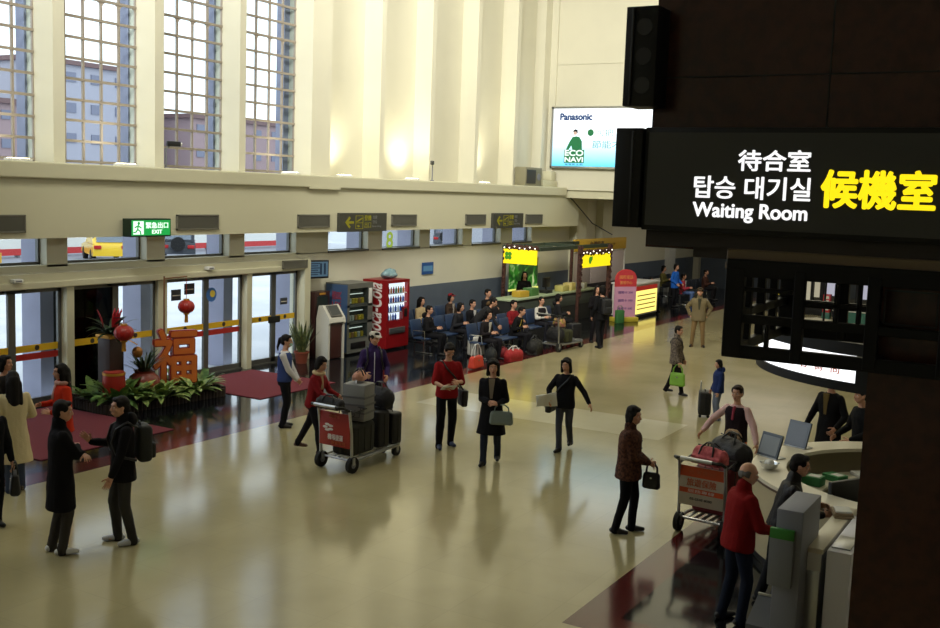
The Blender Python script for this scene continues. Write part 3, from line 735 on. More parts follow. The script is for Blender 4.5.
def hair_mesh(C, Q, style, seed):
    P = lambda x, y, z: C + np.asarray(Q) @ V3(x, y, z)
    mb = MB()
    def e(c, r): mb.ell(P(*c), r, Q, 14, 9)
    if style == 'bald':
        for s in (-1, 1): e((s*.066, -.030, .004), (.018, .050, .042))
        e((0, -.082, .0), (.062, .026, .048))
    else:
        e((0, -.024, .045), (.084, .093, .088)); e((0, -.055, .0), (.080, .062, .085))
        e((0, .045, .092), (.062, .040, .028))
        for s in (-1, 1): e((s*.068, .012, .045), (.020, .045, .045))
    if style == 'bob':
        e((0, -.060, -.05), (.090, .056, .095))
        for s in (-1, 1): e((s*.080, -.015, -.045), (.020, .045, .09)); e((s*.074, .025, .03), (.018, .032, .055))
    if style == 'full':
        e((0, -.02, .075), (.092, .092, .07)); e((0, -.06, -.01), (.088, .06, .09)); e((0, -.065, -.07), (.078, .045, .06))
        for s in (-1, 1): e((s*.080, -.015, -.02), (.018, .04, .075))
    if style == 'shoulder':
        e((0, -.025, .06), (.094, .094, .085)); e((0, -.068, -.07), (.092, .052, .125))
        for s in (-1, 1): mb.cap(P(s*.076, .012, .05), P(s*.086, -.012, -.13), .034, .030, 8); e((s*.05, .062, .075), (.04, .03, .028))
    if style == 'long':
        for s in (-1, 1): e((s*.074, -.01, -.06), (.028, .050, .11)); e((s*.068, .035, .035), (.022, .034, .055))
        mb.cap(P(0, -.07, 0), P(0, -.10, -.30), .085, .075, 12); mb.cap(P(.06, -.07, -.05), P(.085, -.09, -.33), .05, .035, 8); mb.cap(P(-.06, -.07, -.05), P(-.085, -.09, -.33), .05, .035, 8)
    if style == 'ponytail':
        e((0, -.125, .03), (.03, .03, .03)); mb.cap(P(0, -.13, .03), P(0, -.165, -.13), .036, .022, 9); mb.cap(P(0, -.165, -.13), P(0, -.155, -.19), .022, .008, 8)
    return voxel(mb, .011, 1, .004, seed)

class Person: pass
PC = [0]
def person(label, x, y, phi, H=1.68, lean=0., side=0., seat=False, Rh=None, Lh=None, Rp=(.5, -.6, -.6), Lp=(-.5, -.6, -.6), feet=((.10, 0), (-.10, 0)), head=(0, 0, 0),
           top=(30, 30, 34), hem=-.10, flare=0., sleeve=True, top2=None, trousers=(28, 28, 32), skirt=None, shoes=(24, 22, 22), hair='short', haircol=None, top_shiny=False, pattern=None, legs_hidden=False,
           shirt=None, collar=None, hood=False, buttons=False, cap=None, scarf=None, mask=False, tie=None, Rhd=None, Lhd=None, curl=.5, drop=0., twist=0., group=None, thick=1., zipper=None, stripe=None, knee_r=.07, lift=(0, 0), bare=False, top_name=None, vest=None, heading=None):
    PC[0] += 1; seed = PC[0]*3.7; s = H/1.70
    base = math.atan2(-y, -x)                                     # towards the viewer
    ang = base + R(phi) if heading is None else R(heading)        # phi turns the person towards the right of the picture
    root = thing('person', label, 'person', (x, y, 0), ang-math.pi/2, group); root.scale = (s, s, s)
    pz = (.50/s if seat else .93) - drop
    P = V3(0, 0, pz); u = V3(math.sin(R(side)), math.sin(R(lean)), math.cos(R(lean))*math.cos(R(side))); u /= np.linalg.norm(u)
    tw = rotm(twist); xr = tw @ V3(1, 0, 0); xr = xr-u*(xr@u); xr /= np.linalg.norm(xr); fw = np.cross(u, xr)
    S = P+u*.475; N = P+u*.53
    Q = rotm(head[0]+twist, head[1]+lean*.35, head[2]); hb = N+u*.02
    C = hb + (u*.3+V3(0, 0, .7))*.115 + fw*.02 + Q @ V3(0, .012, .015)
    sh = {1: S+xr*.165-u*.045, -1: S-xr*.165-u*.045}
    hands = {1: Rh, -1: Lh}; poles = {1: Rp, -1: Lp}; A = {}
    for k in (1, -1):
        t = hands[k]
        t = V3(*t) if t is not None else P + xr*k*.26 + V3(0, .06, -.10)
        el, wr = ik(sh[k], t, .285, .25, V3(*poles[k])); A[k] = (sh[k], el, wr)
    Lg = {}
    for k, f in ((1, feet[0]), (-1, feet[1])):
        hp = P + V3(k*.088, 0, -.03); ank = V3(f[0], f[1]-.03, .085 + lift[0 if k == 1 else 1])
        kn, an = ik(hp, ank, *((.43, .43) if seat or drop else (.413, .413)), V3(k*.12, 1, .25 if seat else 0)); Lg[k] = (hp, kn, an)
    Rtor = np.stack([xr, fw, u], 1)
    def tor(t, rx, ry, dy=0.): 
        a = np.linspace(0, 2*np.pi, 20, endpoint=False); ca, sa = np.cos(a), np.sin(a)
        return P + u*t + fw*dy + (np.sign(ca)*np.abs(ca)**.85)[:, None]*rx*xr + (np.sign(sa)*np.abs(sa)**.85)[:, None]*ry*fw
    # ---- the body: one surface from head to feet, hands with fingers
    b = MB(); k0 = .9*thick
    b.rings([tor(-.10, .12*k0, .09*k0), tor(-.02, .155*k0, .105*k0), tor(.10, .14*k0, .095*k0), tor(.25, .15*k0, .10*k0), tor(.38, .165*k0, .10*k0), tor(.46, .13*k0, .08*k0), tor(.51, .06, .055)])
    b.cap(N-u*.05, C-V3(0, 0, .03), .052, .050, 12)
    for k in (1, -1):
        a0, a1, a2 = A[k]; b.cap(a0, a1, .046, .038); b.cap(a1, a2, .038, .026)
        h0, h1, h2 = Lg[k]; b.cap(h0, h1, .075, .050); b.cap(h1, h2, .050, .034); b.cap(h2-V3(0, .02, .05), h2+V3(0, .10, -.058), .024, .018)
    parts = [(voxel(b, .015, 1), 0)] + head_mesh(C, Q)
    hd = {1: Rhd, -1: Lhd}
    for k in (1, -1):
        a0, a1, a2 = A[k]; d = a2-a1; d /= np.linalg.norm(d)
        if hd[k] is not None: d = V3(*hd[k]); d /= np.linalg.norm(d)
        pn = -xr*k*.9 + V3(0, .1, -.3)
        parts.append((hand_mesh(a2+d*.012, d, pn, k, curl, .92), 0))
    body = link('body', join_mesh('body', parts), SKM, root, True, ang=0)
    # ---- hair
    if hair: link('hair', hair_mesh(C, Q, hair, seed), haircol or M_hair, root, True, ang=0)
    # ---- trousers or skirt
    tm = cloth(trousers)
    if not legs_hidden:
        t = MB(); e = 1.0*thick
        if not seat: t.rings([tor(-.13, .15*e, .115*e), tor(-.06, .165*e, .122*e), tor(.04, .158*e, .115*e), tor(.12, .15*e, .108*e)])
        else: t.ell(P+V3(0, -.01, -.01), (.175*e, .14*e, .11))
        for k in (1, -1):
            h0, h1, h2 = Lg[k]; t.cap(h0+V3(0, 0, .02), h1, .088*e, knee_r*.95, 12); t.cap(h1, h2-V3(0, 0, .02), knee_r*.95, .055, 12); t.cap(h2+V3(0, 0, -.01), h2+V3(0, .0, -.045), .058, .060, 12)
        link('trousers', voxel(t, .014, 2, .006, seed), tm, root, True, ang=0)
    if skirt:
        t = MB(); c, zb, wd = skirt
        rs = [tor(.10, .15, .11), tor(0, .175, .125)]
        for q in np.linspace(.2, 1, 5):
            z = P[2] - (P[2]-zb)*q; a = np.linspace(0, 2*np.pi, 20, endpoint=False); fx = (Lg[1][1][:2]+Lg[-1][1][:2])/2*q
            rs.append(np.stack([fx[0]+np.cos(a)*(.175+(wd-.175)*q), fx[1]*.6+np.sin(a)*(.13+(wd*.8-.13)*q), np.full(20, z)], 1))
        t.rings(rs[::-1]); link('skirt', voxel(t, .014, 2, .006, seed), cloth(c), root, True, ang=0)
    # ---- shoes
    for k in (1, -1):
        h0, h1, h2 = Lg[k]; f = feet[0 if k == 1 else 1]; toe = V3(.15*k, 1, 0) if len(f) < 3 else V3(math.sin(R(f[2])), math.cos(R(f[2])), 0)
        toe /= np.linalg.norm(toe); zz = lift[0 if k == 1 else 1]; o = V3(h2[0], h2[1], zz)
        sh_ = MB(); sh_.cap(o+V3(0, 0, .04)-toe*.045, o+V3(0, 0, .042)+toe*.05, .038, .042); sh_.cap(o+toe*.05+V3(0, 0, .038), o+toe*.155+V3(0, 0, .032), .042, .030); sh_.cap(o+V3(0, 0, .05), o+V3(0, 0, .085), .040, .038)
        sm = voxel(sh_, .011, 1)
        for v in sm.vertices:
            if v.co.z < zz+.004: v.co.z = zz+.004
        link('shoe', sm, mat('shoe_%d_%d_%d' % tuple(shoes), shoes, .5), root, True, ang=0)
    # ---- upper garment
    tmat = cloth(top, rgb2=pattern, shiny=top_shiny)
    g = MB(); e = thick
    rs = []
    if hem < -.13 and not seat:
        zb = hem
        for q in np.linspace(1, .25, 5):
            a = np.linspace(0, 2*np.pi, 20, endpoint=False); z = P[2] + (zb+.1)*q - .1*min(1, q*2)
            rs.append(np.stack([P[0]+np.cos(a)*(.185*e+flare*q), P[1]+np.sin(a)*(.14*e+flare*.8*q), np.full(20, z)], 1))
    else: rs += [tor(hem, .178*e, .135*e), tor(hem/2, .183*e, .137*e)]
    rs += [tor(.02, .178*e, .132*e), tor(.13, .168*e, .125*e), tor(.26, .178*e, .128*e), tor(.37, .192*e, .125*e, .004), tor(.44, .178*e, .108*e), tor(.475, .125*e, .09), tor(.505, .072, .068)]
    vb = MB() if vest else None
    if not vest: g.rings(rs)
    else: g.rings([tor(.10, .155, .112), tor(.26, .165, .118), tor(.37, .18, .115), tor(.44, .17, .10), tor(.475, .118, .082), tor(.505, .068, .064)]); vb.rings([r_ for r_ in rs[:-1]])
    if sleeve:
        for k in (1, -1):
            a0, a1, a2 = A[k]
            g.cap(a0, a1, .062*e, .055*e, 12)
            if not bare: g.cap(a1, a2-(a2-a1)*.06, .055*e, .042*e, 12)
    if collar: g.cap(P+u*.49-fw*.005, P+u*.555-fw*.008, .083, .078, 14)
    go = link(top_name or ('coat' if hem < -.25 else 'jacket' if not bare else 'shirt'), voxel(g, .014, 2, .007, seed), tmat, root, True, ang=0)
    if vest: link('vest', voxel(vb, .013, 2, .003, seed), cloth(vest), root, True, ang=0)
    F = lambda t, xx, dy=0.: P + u*t + xr*xx + fw*(.128*e+dy)
    if shirt:
        q = MB(); q.prism([(-.05, .50), (.05, .50), (.035, .35), (.02, .18), (-.02, .18), (-.035, .35)], 1, 0, .02)
        M = np.eye(4); M[:3, :3] = Rtor; M[:3, 3] = P+fw*(.113*e); MBs = MB(); MBs.add(q.v[0], q.f, 0, M); MBs.build('shirt_front', cloth(shirt), root)
    if zipper:
        q = MB(); q.tube([F(t, 0, .004-(.02 if t > .4 else 0)) for t in (-.06, .1, .25, .37, .45)], .008, 6); q.build('zip', mat('zip_%d_%d_%d' % tuple(zipper), zipper, .5), root)
    if stripe:
        q = MB()
        for k in (1, -1): q.tube([F(.02, k*.10, -.02), F(.2, k*.09, -.012), F(.36, k*.085, -.012), F(.46, k*.06, -.035)], .013, 6)
        q.build('stripe', mat('stripe_%d_%d_%d' % tuple(stripe), stripe, .7), root)
    if tie:
        q = MB(); q.cap(F(.46, 0, -.045), F(.30, 0, .006), .03, .022, 8); q.build('neck_scarf', cloth(tie), root)
    if scarf:
        q = MB(); q.tube([hb-u*.03+ (math.cos(a)*xr*.088 + math.sin(a)*fw*.088) for a in np.linspace(0, 2*np.pi, 14, endpoint=False)], .034, 8, close=True); q.cap(F(.46, .03, -.05), F(.28, .04, .0), .04, .03, 8)
        link('scarf', voxel(q, .012, 1, .006, seed), cloth(scarf), root, True, ang=0)
    if hood:
        q = MB(); q.ell(N-fw*.10+u*.0, (.13, .065, .085), Rtor); link('hood', voxel(q, .014, 2, .006, seed), tmat if hood is True else cloth(hood), root, True, ang=0)
    if buttons:
        q = MB()
        for t in (.05, .15, .25, .35): q.ell(F(t, .0, .004), (.011, .006, .011), Rtor)
        q.build('button', M_plastic_b, root)
    if mask:
        q = MB(); q.ell(C+Q@V3(0, .068, -.052), (.050, .040, .040), Q); q.build('face_mask', cloth((170, 205, 190)), root)
    if cap:
        q = MB(); q.ell(C+Q@V3(0, -.012, .062), (.090, .104, .072), Q); q.ell(C+Q@V3(0, .105, .062), (.066, .065, .010), Q)
        link('cap', voxel(q, .009, 1), cloth(cap), root, True, ang=0)
    pr = Person(); pr.root = root; pr.A = A; pr.P = P; pr.C = C; pr.u = u; pr.fw = fw; pr.xr = xr; pr.s = s; pr.ang = ang-math.pi/2
    Mw = Matrix.Translation((x, y, 0)) @ Matrix.Rotation(pr.ang, 4, 'Z') @ Matrix.Scale(s, 4)
    pr.w = lambda p: Mw @ Vector(p)
    return pr

# ------------------------------------------------------------------ bags and luggage
def handbag(at, rz, w_, h, d, rgb, label, drop=.16, name='handbag', m=None, two=True, strap_to=None, rgb2=None, trim=None):
    """bag hanging from the point `at` (its handle top)"""
    t = thing(name, label, 'bag', (at[0], at[1], at[2]), rz)
    M = m or mat('bag_%d_%d_%d' % tuple(rgb), rgb, .5, bump=.2, rgb2=rgb2)
    b = MB(); z0 = -drop-h
    b.rbox((-w_/2, -d/2, z0), (w_/2, d/2, -drop), min(d*.4, .05), 3)
    me = voxel(b, .012, 2, .004, w_)
    # a bag narrows to its mouth
    for v in me.vertices:
        k = (v.co.z-z0)/h; v.co.y *= 1-.45*max(0, k); v.co.x *= 1-.10*max(0, k)
    link('bag_body', me, M, t, True, ang=0)
    MH = trim or M
    for s in ((-1, 1) if two else (0,)):
        q = MB(); q.tube([(-w_*.3, s*d*.22, -drop-.02), (-w_*.27, s*d*.18, -drop*.5), (-w_*.12, s*d*.05, -.01), (w_*.12, s*d*.05, -.01), (w_*.27, s*d*.18, -drop*.5), (w_*.3, s*d*.22, -drop-.02)], .009, 7)
        q.build('handle', MH, t)
    q = MB().rbox((-w_*.06, -d*.42, z0+h*.62), (w_*.06, -d*.30, z0+h*.72), .004); q.build('clasp', M_chrome, t)
    return t
def strap_bag(pr, side, rgb, label, w_=.30, h=.26, d=.10, back=0., zoff=.0):
    """shoulder bag on a strap that crosses the chest; side = hip the bag hangs on"""
    c = pr.P + pr.xr*side*(.23+d/2) + V3(0, -.02+back, .02+zoff)
    t = thing('shoulder_bag', label, 'bag', tuple(pr.root.location), pr.ang); t.scale = (pr.s,)*3
    M = mat('bag_%d_%d_%d' % tuple(rgb), rgb, .6, bump=.3)
    b = MB(); b.rbox((c[0]-d/2, c[1]-w_/2, c[2]-h), (c[0]+d/2, c[1]+w_/2, c[2]), .035, 3); link('bag_body', voxel(b, .013, 2, .004, 3.), M, t, True, ang=0)
    f = MB(); f.rbox((c[0]+side*d/2-.006, c[1]-w_*.42, c[2]-h*.6), (c[0]+side*d/2+.012, c[1]+w_*.42, c[2]-.01), .005); f.build('flap', M, t)
    q = MB(); P, u, xr, fw = pr.P, pr.u, pr.xr, pr.fw; o = -side
    q.tube([c+V3(0, .06, -.02), P+u*.15+xr*side*.165+fw*.09, P+u*.28+xr*side*.06+fw*.150, P+u*.40+xr*o*.06+fw*.150, P+u*.50+xr*o*.11+fw*.05, P+u*.49+xr*o*.11-fw*.07, P+u*.38+xr*o*.06-fw*.15, P+u*.25+xr*side*.06-fw*.150, P+u*.12+xr*side*.16-fw*.10, c+V3(0, -.08, -.02)], .014, 6)
    q.build('strap', M_plastic_b, t); return t
def backpack(pr, rgb, label, w_=.30, h=.44, d=.17):
    t = thing('backpack', label, 'backpack', tuple(pr.root.location), pr.ang); t.scale = (pr.s,)*3
    M = mat('bag_%d_%d_%d' % tuple(rgb), rgb, .7, bump=.3); P, u, xr, fw = pr.P, pr.u, pr.xr, pr.fw
    Mx = np.eye(4); Mx[:3, 0] = xr; Mx[:3, 1] = fw; Mx[:3, 2] = u; Mx[:3, 3] = P-fw*(.145+d/2)+u*.03
    b = MB(); b.rbox((-w_/2, -d/2, 0), (w_/2, d/2, h), .06, 3, 0, Mx); link('bag_body', voxel(b, .014, 2, .005, 5.), M, t, True, ang=0)
    MB().rbox((-w_*.36, -d/2-.045, .04), (w_*.36, -d/2+.02, h*.5), .03, 3, 0, Mx).build('front_pocket', M, t)
    for k in (1, -1):
        MB().tube([P+u*.44-fw*.15+xr*k*.08, P+u*.52-fw*.03+xr*k*.11, P+u*.45+fw*.10+xr*k*.125, P+u*.30+fw*.145+xr*k*.125, P+u*.15+fw*.10+xr*k*.17, P+u*.08-fw*.12+xr*k*.16], .017, 7).build('strap', M_plastic_b, t)
    MB().tube([P+u*(h+.02)-fw*.19+xr*.05*math.cos(a)+u*.04*math.sin(a) for a in np.linspace(0, math.pi, 6)], .01, 6).build('grab_loop', M_plastic_b, t)
    return t
def suitcase(loc, rz, w_, d, h, rgb, label, tilt=(0, 0), handle=.0, wheels=True, group=None, name='suitcase', ribs=True, rough=.5):
    t = thing(name, label, 'suitcase', loc, rz, group); t.rotation_euler = (R(tilt[0]), R(tilt[1]), rz)
    M = mat('case_%d_%d_%d' % tuple(rgb), rgb, rough, bump=.15); z0 = .05 if wheels else 0
    MB().rbox((-w_/2, -d/2, z0), (w_/2, d/2, h), min(w_, d)*.18, 3).build('shell', M, t)
    if ribs:
        for x in (-w_*.28, 0, w_*.28):
            MB().rbox((x-.012, -d/2-.006, z0+.06), (x+.012, -d/2+.006, h-.06), .004).build('rib', M, t)
    MB().tube([(-w_/2-.003, 0, z0+.05), (-w_/2-.003, 0, h-.05)], .008, 6).build('zip', M_plastic_b, t)
    MB().tube([(-.08, 0, h-.01), (-.07, 0, h+.03), (.07, 0, h+.03), (.08, 0, h-.01)], .011, 6).build('carry_handle', M_plastic_b, t)
    if handle:
        MB().tube([(-.1, d*.35, h-.02), (-.1, d*.35, h+handle), (.1, d*.35, h+handle), (.1, d*.35, h-.02)], .01, 6).build('pull_handle', M_steel, t)
    if wheels:
        for x in (-w_*.36, w_*.36):
            for y in (-d*.33, d*.33): MB().cyl((x-.015, y, .028), (x+.015, y, .028), .028, n=12).build('wheel', M_rubber, t)
    return t
def soft_bag(loc, rz, w_, d, h, rgb, label, rgb2=None, name='duffel_bag', trim=None, group=None, tilt=0.):
    t = thing(name, label, 'bag', loc, rz, group); t.rotation_euler = (0, R(tilt), rz)
    M = mat('bag_%d_%d_%d' % tuple(rgb), rgb, .75, bump=.4, rgb2=rgb2, noise_scale=14)
    b = MB(); b.cap((-w_/2+h*.4, 0, h*.5), (w_/2-h*.4, 0, h*.5), h*.5, h*.5, 16); b.box((-w_/2+.03, -d/2+.03, .0), (w_/2-.03, d/2-.03, h*.5))
    me = voxel(b, .014, 3, .010, w_*9); 
    for v in me.vertices:
        if v.co.z < .003: v.co.z = .003
        v.co.y *= d/max(d, h)
    link('bag_body', me, M, t, True, ang=0)
    for y in (-d*.16, d*.16): MB().tube([(-w_*.22, y*2.1, h*.55), (-w_*.19, y*1.4, h*.98), (-w_*.1, y*.4, h*1.22), (w_*.1, y*.4, h*1.22), (w_*.19, y*1.4, h*.98), (w_*.22, y*2.1, h*.55)], .012, 6).build('handle', trim or M_plastic_b, t)
    MB().tube([(-w_*.4, 0, h*.97), (w_*.4, 0, h*1.0)], .008, 6).build('zip', trim or M_plastic_b, t)
    return t

# ------------------------------------------------------------------ the people on the open floor
def crowd_front():
    # left edge
    p = person('person in a cream quilted long coat with long dark hair, seen from behind', 9.08, 12.45, 195, 1.63, Rh=(.20, .24, 1.02), Lh=(-.24, .1, .86), feet=((.09, .05), (-.09, -.04)),
               top=(216, 200, 160), hem=-.50, flare=.07, trousers=(66, 76, 96), shoes=(60, 48, 40), hair='long', head=(-8, 5, 0), collar=True)
    p = person('person in dark clothes standing at the left doors behind the cream coat', 9.72, 13.55, 60, 1.66, top=(26, 24, 26), hem=-.2, trousers=(24, 24, 28), hair='bob', head=(0, 0, 0), Rh=(.15, .26, 1.08), Lh=(-.15, .26, 1.05))
    p = person('person in black cut off by the left edge of the photo', 7.93, 11.36, 20, 1.64, top=(22, 22, 26), hem=-.25, trousers=(24, 24, 28), hair='short', Lh=(-.27, .05, .80))
    handbag(p.w((-.30, .05, .83)), p.ang+R(70), .34, .28, .14, (22, 22, 26), 'black bag with pale patch poking in at the left edge', .14)
    p = person('person in orange-red jacket with long dark hair holding a black bag by the doors', 9.95, 12.55, -75, 1.62, top=(190, 50, 26), hem=-.22, flare=.03, trousers=(190, 52, 28), hair='long', head=(5, 0, 0),
               Lh=(-.20, .22, 1.04), Rh=(.18, .26, 1.10), Lhd=(.3, 1, .2), scarf=(206, 160, 150), collar=True, shoes=(40, 30, 30))
    hb = p.w((-.20, .13, 1.02)); handbag(hb, p.ang+R(8), .36, .26, .15, (20, 20, 22), 'round black handbag on the arm of the orange-red jacket', .16)
    p = person('person in long black coat with white shoes and folded arms, listening at left', 7.85, 9.95, 100, 1.75, top=(20, 19, 22), hem=-.42, flare=.03, trousers=(62, 58, 54), shoes=(226, 226, 226), hair='short', head=(-12, 6, 0),
               Rh=(-.12, .20, 1.17), Lh=(.12, .23, 1.12), Rp=(.8, .1, -.6), Lp=(-.8, .1, -.6), Rhd=(-1, .1, .1), Lhd=(1, .1, 0), feet=((.10, .02, 10), (-.09, -.05, -12)), collar=True)
    p = person('person in black jacket with backpack gesturing with one hand at left', 8.48, 9.64, -78, 1.74, top=(24, 22, 24), hem=-.17, flare=.02, trousers=(60, 58, 56), shoes=(190, 190, 192), hair='short', head=(4, 0, 0),
               Rh=(.24, .31, 1.18), Rhd=(.2, .7, .8), Lh=(-.24, .18, .86), feet=((.12, .06, 15), (-.10, -.06, -10)), collar=True, hood=True, curl=.2, Rp=(.6, -.3, -.8))
    backpack(p, (30, 32, 30), 'black backpack on the back of the gesturing person')
    # staff in blue vest
    person('uniformed person in blue vest, white sleeves and green mask near the mat', 14.37, 12.19, 78, 1.64, top=(214, 212, 214), vest=(58, 74, 128), hem=-.06, trousers=(26, 26, 32), shoes=(30, 22, 20), hair='ponytail', mask=True,
           Rh=(.06, .24, .90), Lh=(-.04, .25, .89), Rhd=(-.6, .7, -.6), Lhd=(.6, .7, -.6), feet=((.08, .02), (-.08, .0)), head=(0, 2, 0), top_name='shirt')
    # cart on the left
    person('person in red knitted jacket and pale scarf pushing the nearer luggage cart', 13.25, 10.62, 62, 1.56, lean=10, top=(134, 30, 36), hem=-.10, trousers=(28, 26, 30), shoes=(92, 62, 44), hair='full', scarf=(206, 180, 140),
           Rh=(.13, .44, 1.02), Lh=(-.13, .42, 1.04), feet=((.10, .22), (-.10, -.34)), lift=(0, .05), head=(0, 12, 0), thick=.98)
    p = person('person in purple jacket and pale cap standing behind the loaded luggage cart', 15.25, 10.9, 12, 1.74, top=(50, 36, 78), hem=-.12, trousers=(30, 30, 36), hair='short', cap=(178, 172, 160), zipper=(196, 196, 206), head=(30, 10, 0),
           Rh=(.20, .32, 1.04), Lh=(-.2, .25, .98), collar=True, shoes=(40, 40, 44))
    backpack(p, (34, 28, 40), 'dark backpack worn over the purple jacket')
    # red T-shirt
    p = person('person in red T-shirt reading a paper while walking, black trousers', 14.93, 9.14, 18, 1.76, lean=3, top=(140, 24, 28), hem=-.10, bare=True, trousers=(24, 24, 28), shoes=(44, 58, 92), hair='short', head=(0, 32, 0),
               Rh=(.16, .33, 1.06), Lh=(-.10, .30, 1.13), Rhd=(-.5, .8, 0), Lhd=(.7, .6, 0), feet=((.13, .10), (-.12, -.06)), knee_r=.08, thick=1.02)
    t = thing('paper_sheet', 'white paper held by the person in the red T-shirt', 'paper', p.w((.10, .40, 1.06)), p.ang); MB().rbox((-.12, -.09, -.004), (.12, .09, .004), .002).build('sheet', M_white, t); t.rotation_euler = (R(30), 0, p.ang)
    quad('printed_block', (0, 0, .0065), (1, 0, 0), (0, 1, 0), .16, .1, mat('print_blue_grey', (140, 160, 190), .6), t, .002)
    strap_bag(p, -1, (26, 24, 26), 'black crossbody bag on the hip of the red T-shirt', .30, .28, .10)
    # black coat woman
    p = person('person in open black knee-length coat carrying a grey handbag', 14.42, 7.98, -8, 1.66, top=(22, 22, 26), hem=-.42, flare=.06, trousers=(46, 52, 66), shoes=(28, 26, 28), hair='shoulder', head=(8, 4, 0),
               Rh=(.02, .25, 1.08), Lh=(-.12, .24, 1.05), Rhd=(-1, .3, 0), Lhd=(.8, .5, .1), feet=((.10, .14), (-.09, -.18)), lift=(0, .03), shirt=(124, 112, 96))
    handbag(p.w((-.19, .22, 1.05)), p.ang+R(5), .38, .22, .14, (112, 124, 120), 'grey-green handbag on the arm of the open black coat', .11)
    # walking with paper
    p = person('person in short black jacket and grey trousers walking with white papers', 16.01, 7.45, -18, 1.55, top=(20, 20, 24), hem=-.13, trousers=(66, 68, 76), shoes=(20, 20, 22), hair='shoulder', head=(-2, 4, 0), Rh=(.24, .22, .96), Lh=(-.50, .10, .94), Rp=(.7, -.6, 0), Lp=(-.3, -.8, .3),
               feet=((.03, .20), (-.05, -.22)), lift=(0, .06), curl=.35)
    t = thing('paper_sheet', 'white crumpled papers in the hand of the walking person', 'paper', p.w((.25, .33, .96)), p.ang+R(20))
    for k in range(2):
        q = MB(); xs = np.linspace(-.17, .17, 7); q.rings([np.array([(x, -.12, .02*math.sin(9*x+k)), (x, .12, .02*math.cos(8*x+k)), (x, .12, .005+.02*math.cos(8*x+k)), (x, -.12, .005+.02*math.sin(9*x+k))]) for x in xs]); o = q.build('sheet', M_white, t); o.rotation_euler = (R(62), R(8), R(25*k)); o.location = (0, 0, .012*k)
    strap_bag(p, 1, (28, 24, 24), 'dark brown shoulder bag of the walking person', .34, .24, .12, 0, -.02)
    # older woman in patterned jacket
    p = person('person in brown patterned jacket and black trousers, standing at front centre', 12.52, 4.89, 85, 1.62, top=(96, 62, 46), pattern=(54, 36, 32), hem=-.16, flare=.02, trousers=(18, 18, 20), shoes=(18, 16, 16), hair='full', head=(-14, 4, 0),
               Rh=(.04, .26, 1.00), Lh=(-.04, .25, .98), Rhd=(-.5, .8, -.2), Lhd=(.5, .8, -.2), feet=((.10, -.10), (-.09, .10)), collar=True, thick=1.24, buttons=True)
    handbag(p.w((0, .31, 1.0)), p.ang+R(80), .24, .22, .10, (20, 20, 22), 'small black handbag held in front of the brown patterned jacket', .13)
    # green bag woman
    p = person('person in grey-brown camouflage jacket walking with a lime bag', 22.28, 7.73, 70, 1.50, top=(128, 116, 104), pattern=(74, 66, 62), hem=-.16, trousers=(22, 20, 22), shoes=(20, 18, 18), hair='short', head=(0, 6, 0), thick=1.08,
               Rh=(.24, .16, .84), Lh=(-.22, .12, .86), feet=((.10, .26), (-.08, -.22)), lift=(0, .03), collar=True)
    handbag(p.w((.26, .16, .80)), p.ang+R(90), .36, .30, .12, (118, 168, 52), 'lime green shopping bag carried by the camouflage jacket', .18, 'shopping_bag')
    strap_bag(p, -1, (40, 36, 36), 'dark shoulder bag of the person in the camouflage jacket', .26, .22, .09)
    # man far, khaki
    person('person in khaki jacket and cap standing with hands behind, far floor', 29.95, 9.78, 0, 1.72, top=(112, 100, 74), hem=-.16, trousers=(120, 98, 66), shoes=(34, 28, 24), hair='short', cap=(74, 60, 44), shirt=(64, 62, 48), Rh=(.24, -.06, .92), Lh=(-.24, -.06, .92), Rp=(1, -.5, 0), Lp=(-1, -.5, 0),
           feet=((.16, .0, 15), (-.16, 0, -15)), thick=1.18, collar=True)
    # child
    person('child in hooded navy jacket beside a black suitcase', 20.15, 6.1, -70, 1.18, top=(34, 48, 92), hem=-.12, trousers=(104, 112, 128), shoes=(150, 150, 160), hair='full', head=(0, 5, 0), hood=True, collar=True, thick=1.15, Rh=(.24, .1, .86), Lh=(-.24, .08, .84))
    suitcase((20.35, 6.42, 0), R(20), .36, .24, .52, (24, 24, 27), 'black upright suitcase standing beside the child', handle=.18)
    # staff in vest and orange skirt
    person('uniformed person in dark vest, pink sleeves and orange skirt striding past the cart', 15.0, 4.24, -28, 1.63, top=(214, 176, 172), vest=(36, 26, 32), hem=-.06, trousers=(40, 30, 30), skirt=((206, 92, 34), .50, .23), shoes=(24, 20, 20), hair='short', haircol=M_hairb, head=(6, 2, 0), tie=(150, 60, 76),
           Rh=(.46, .18, .98), Lh=(-.44, .16, .90), Rp=(.8, -.5, -.2), Lp=(-.8, -.5, -.2), feet=((.08, .16), (-.08, -.16)), top_name='shirt')
    # bald man in red sweater
    person('balding person in red sweater and dark jeans at the grey kiosk', 10.45, 2.86, 118, 1.65, lean=4, top=(122, 20, 20), hem=-.12, trousers=(28, 34, 48), shoes=(24, 22, 22), hair='bald', haircol=M_hairg, head=(-6, 6, 0), Rh=(.16, .34, 1.02), Lh=(-.18, .30, 1.0), thick=1.15, collar=True, feet=((.11, .06), (-.11, -.05)))
    # leather jacket
    person('person in black leather jacket leaning on the round counter behind the grey kiosk', 11.15, 2.62, 100, 1.66, lean=14, top=(19, 16, 16), top_shiny=True, hem=-.12, trousers=(30, 30, 34), hair='short', head=(-6, 2, 0), Rh=(.14, .42, 1.10), Lh=(-.14, .42, 1.12), collar=True, feet=((.1, .0), (-.1, -.12)))
    # behind the counter
    person('person in open black coat walking behind the round counter, head behind the lit sign', 16.55, 3.25, -35, 1.72, top=(20, 19, 20), hem=-.30, flare=.03, trousers=(70, 62, 50), shirt=(104, 86, 48), hair='short', Rh=(.30, .18, .86), Lh=(-.25, .2, .95), feet=((.1, .14), (-.1, -.14)))
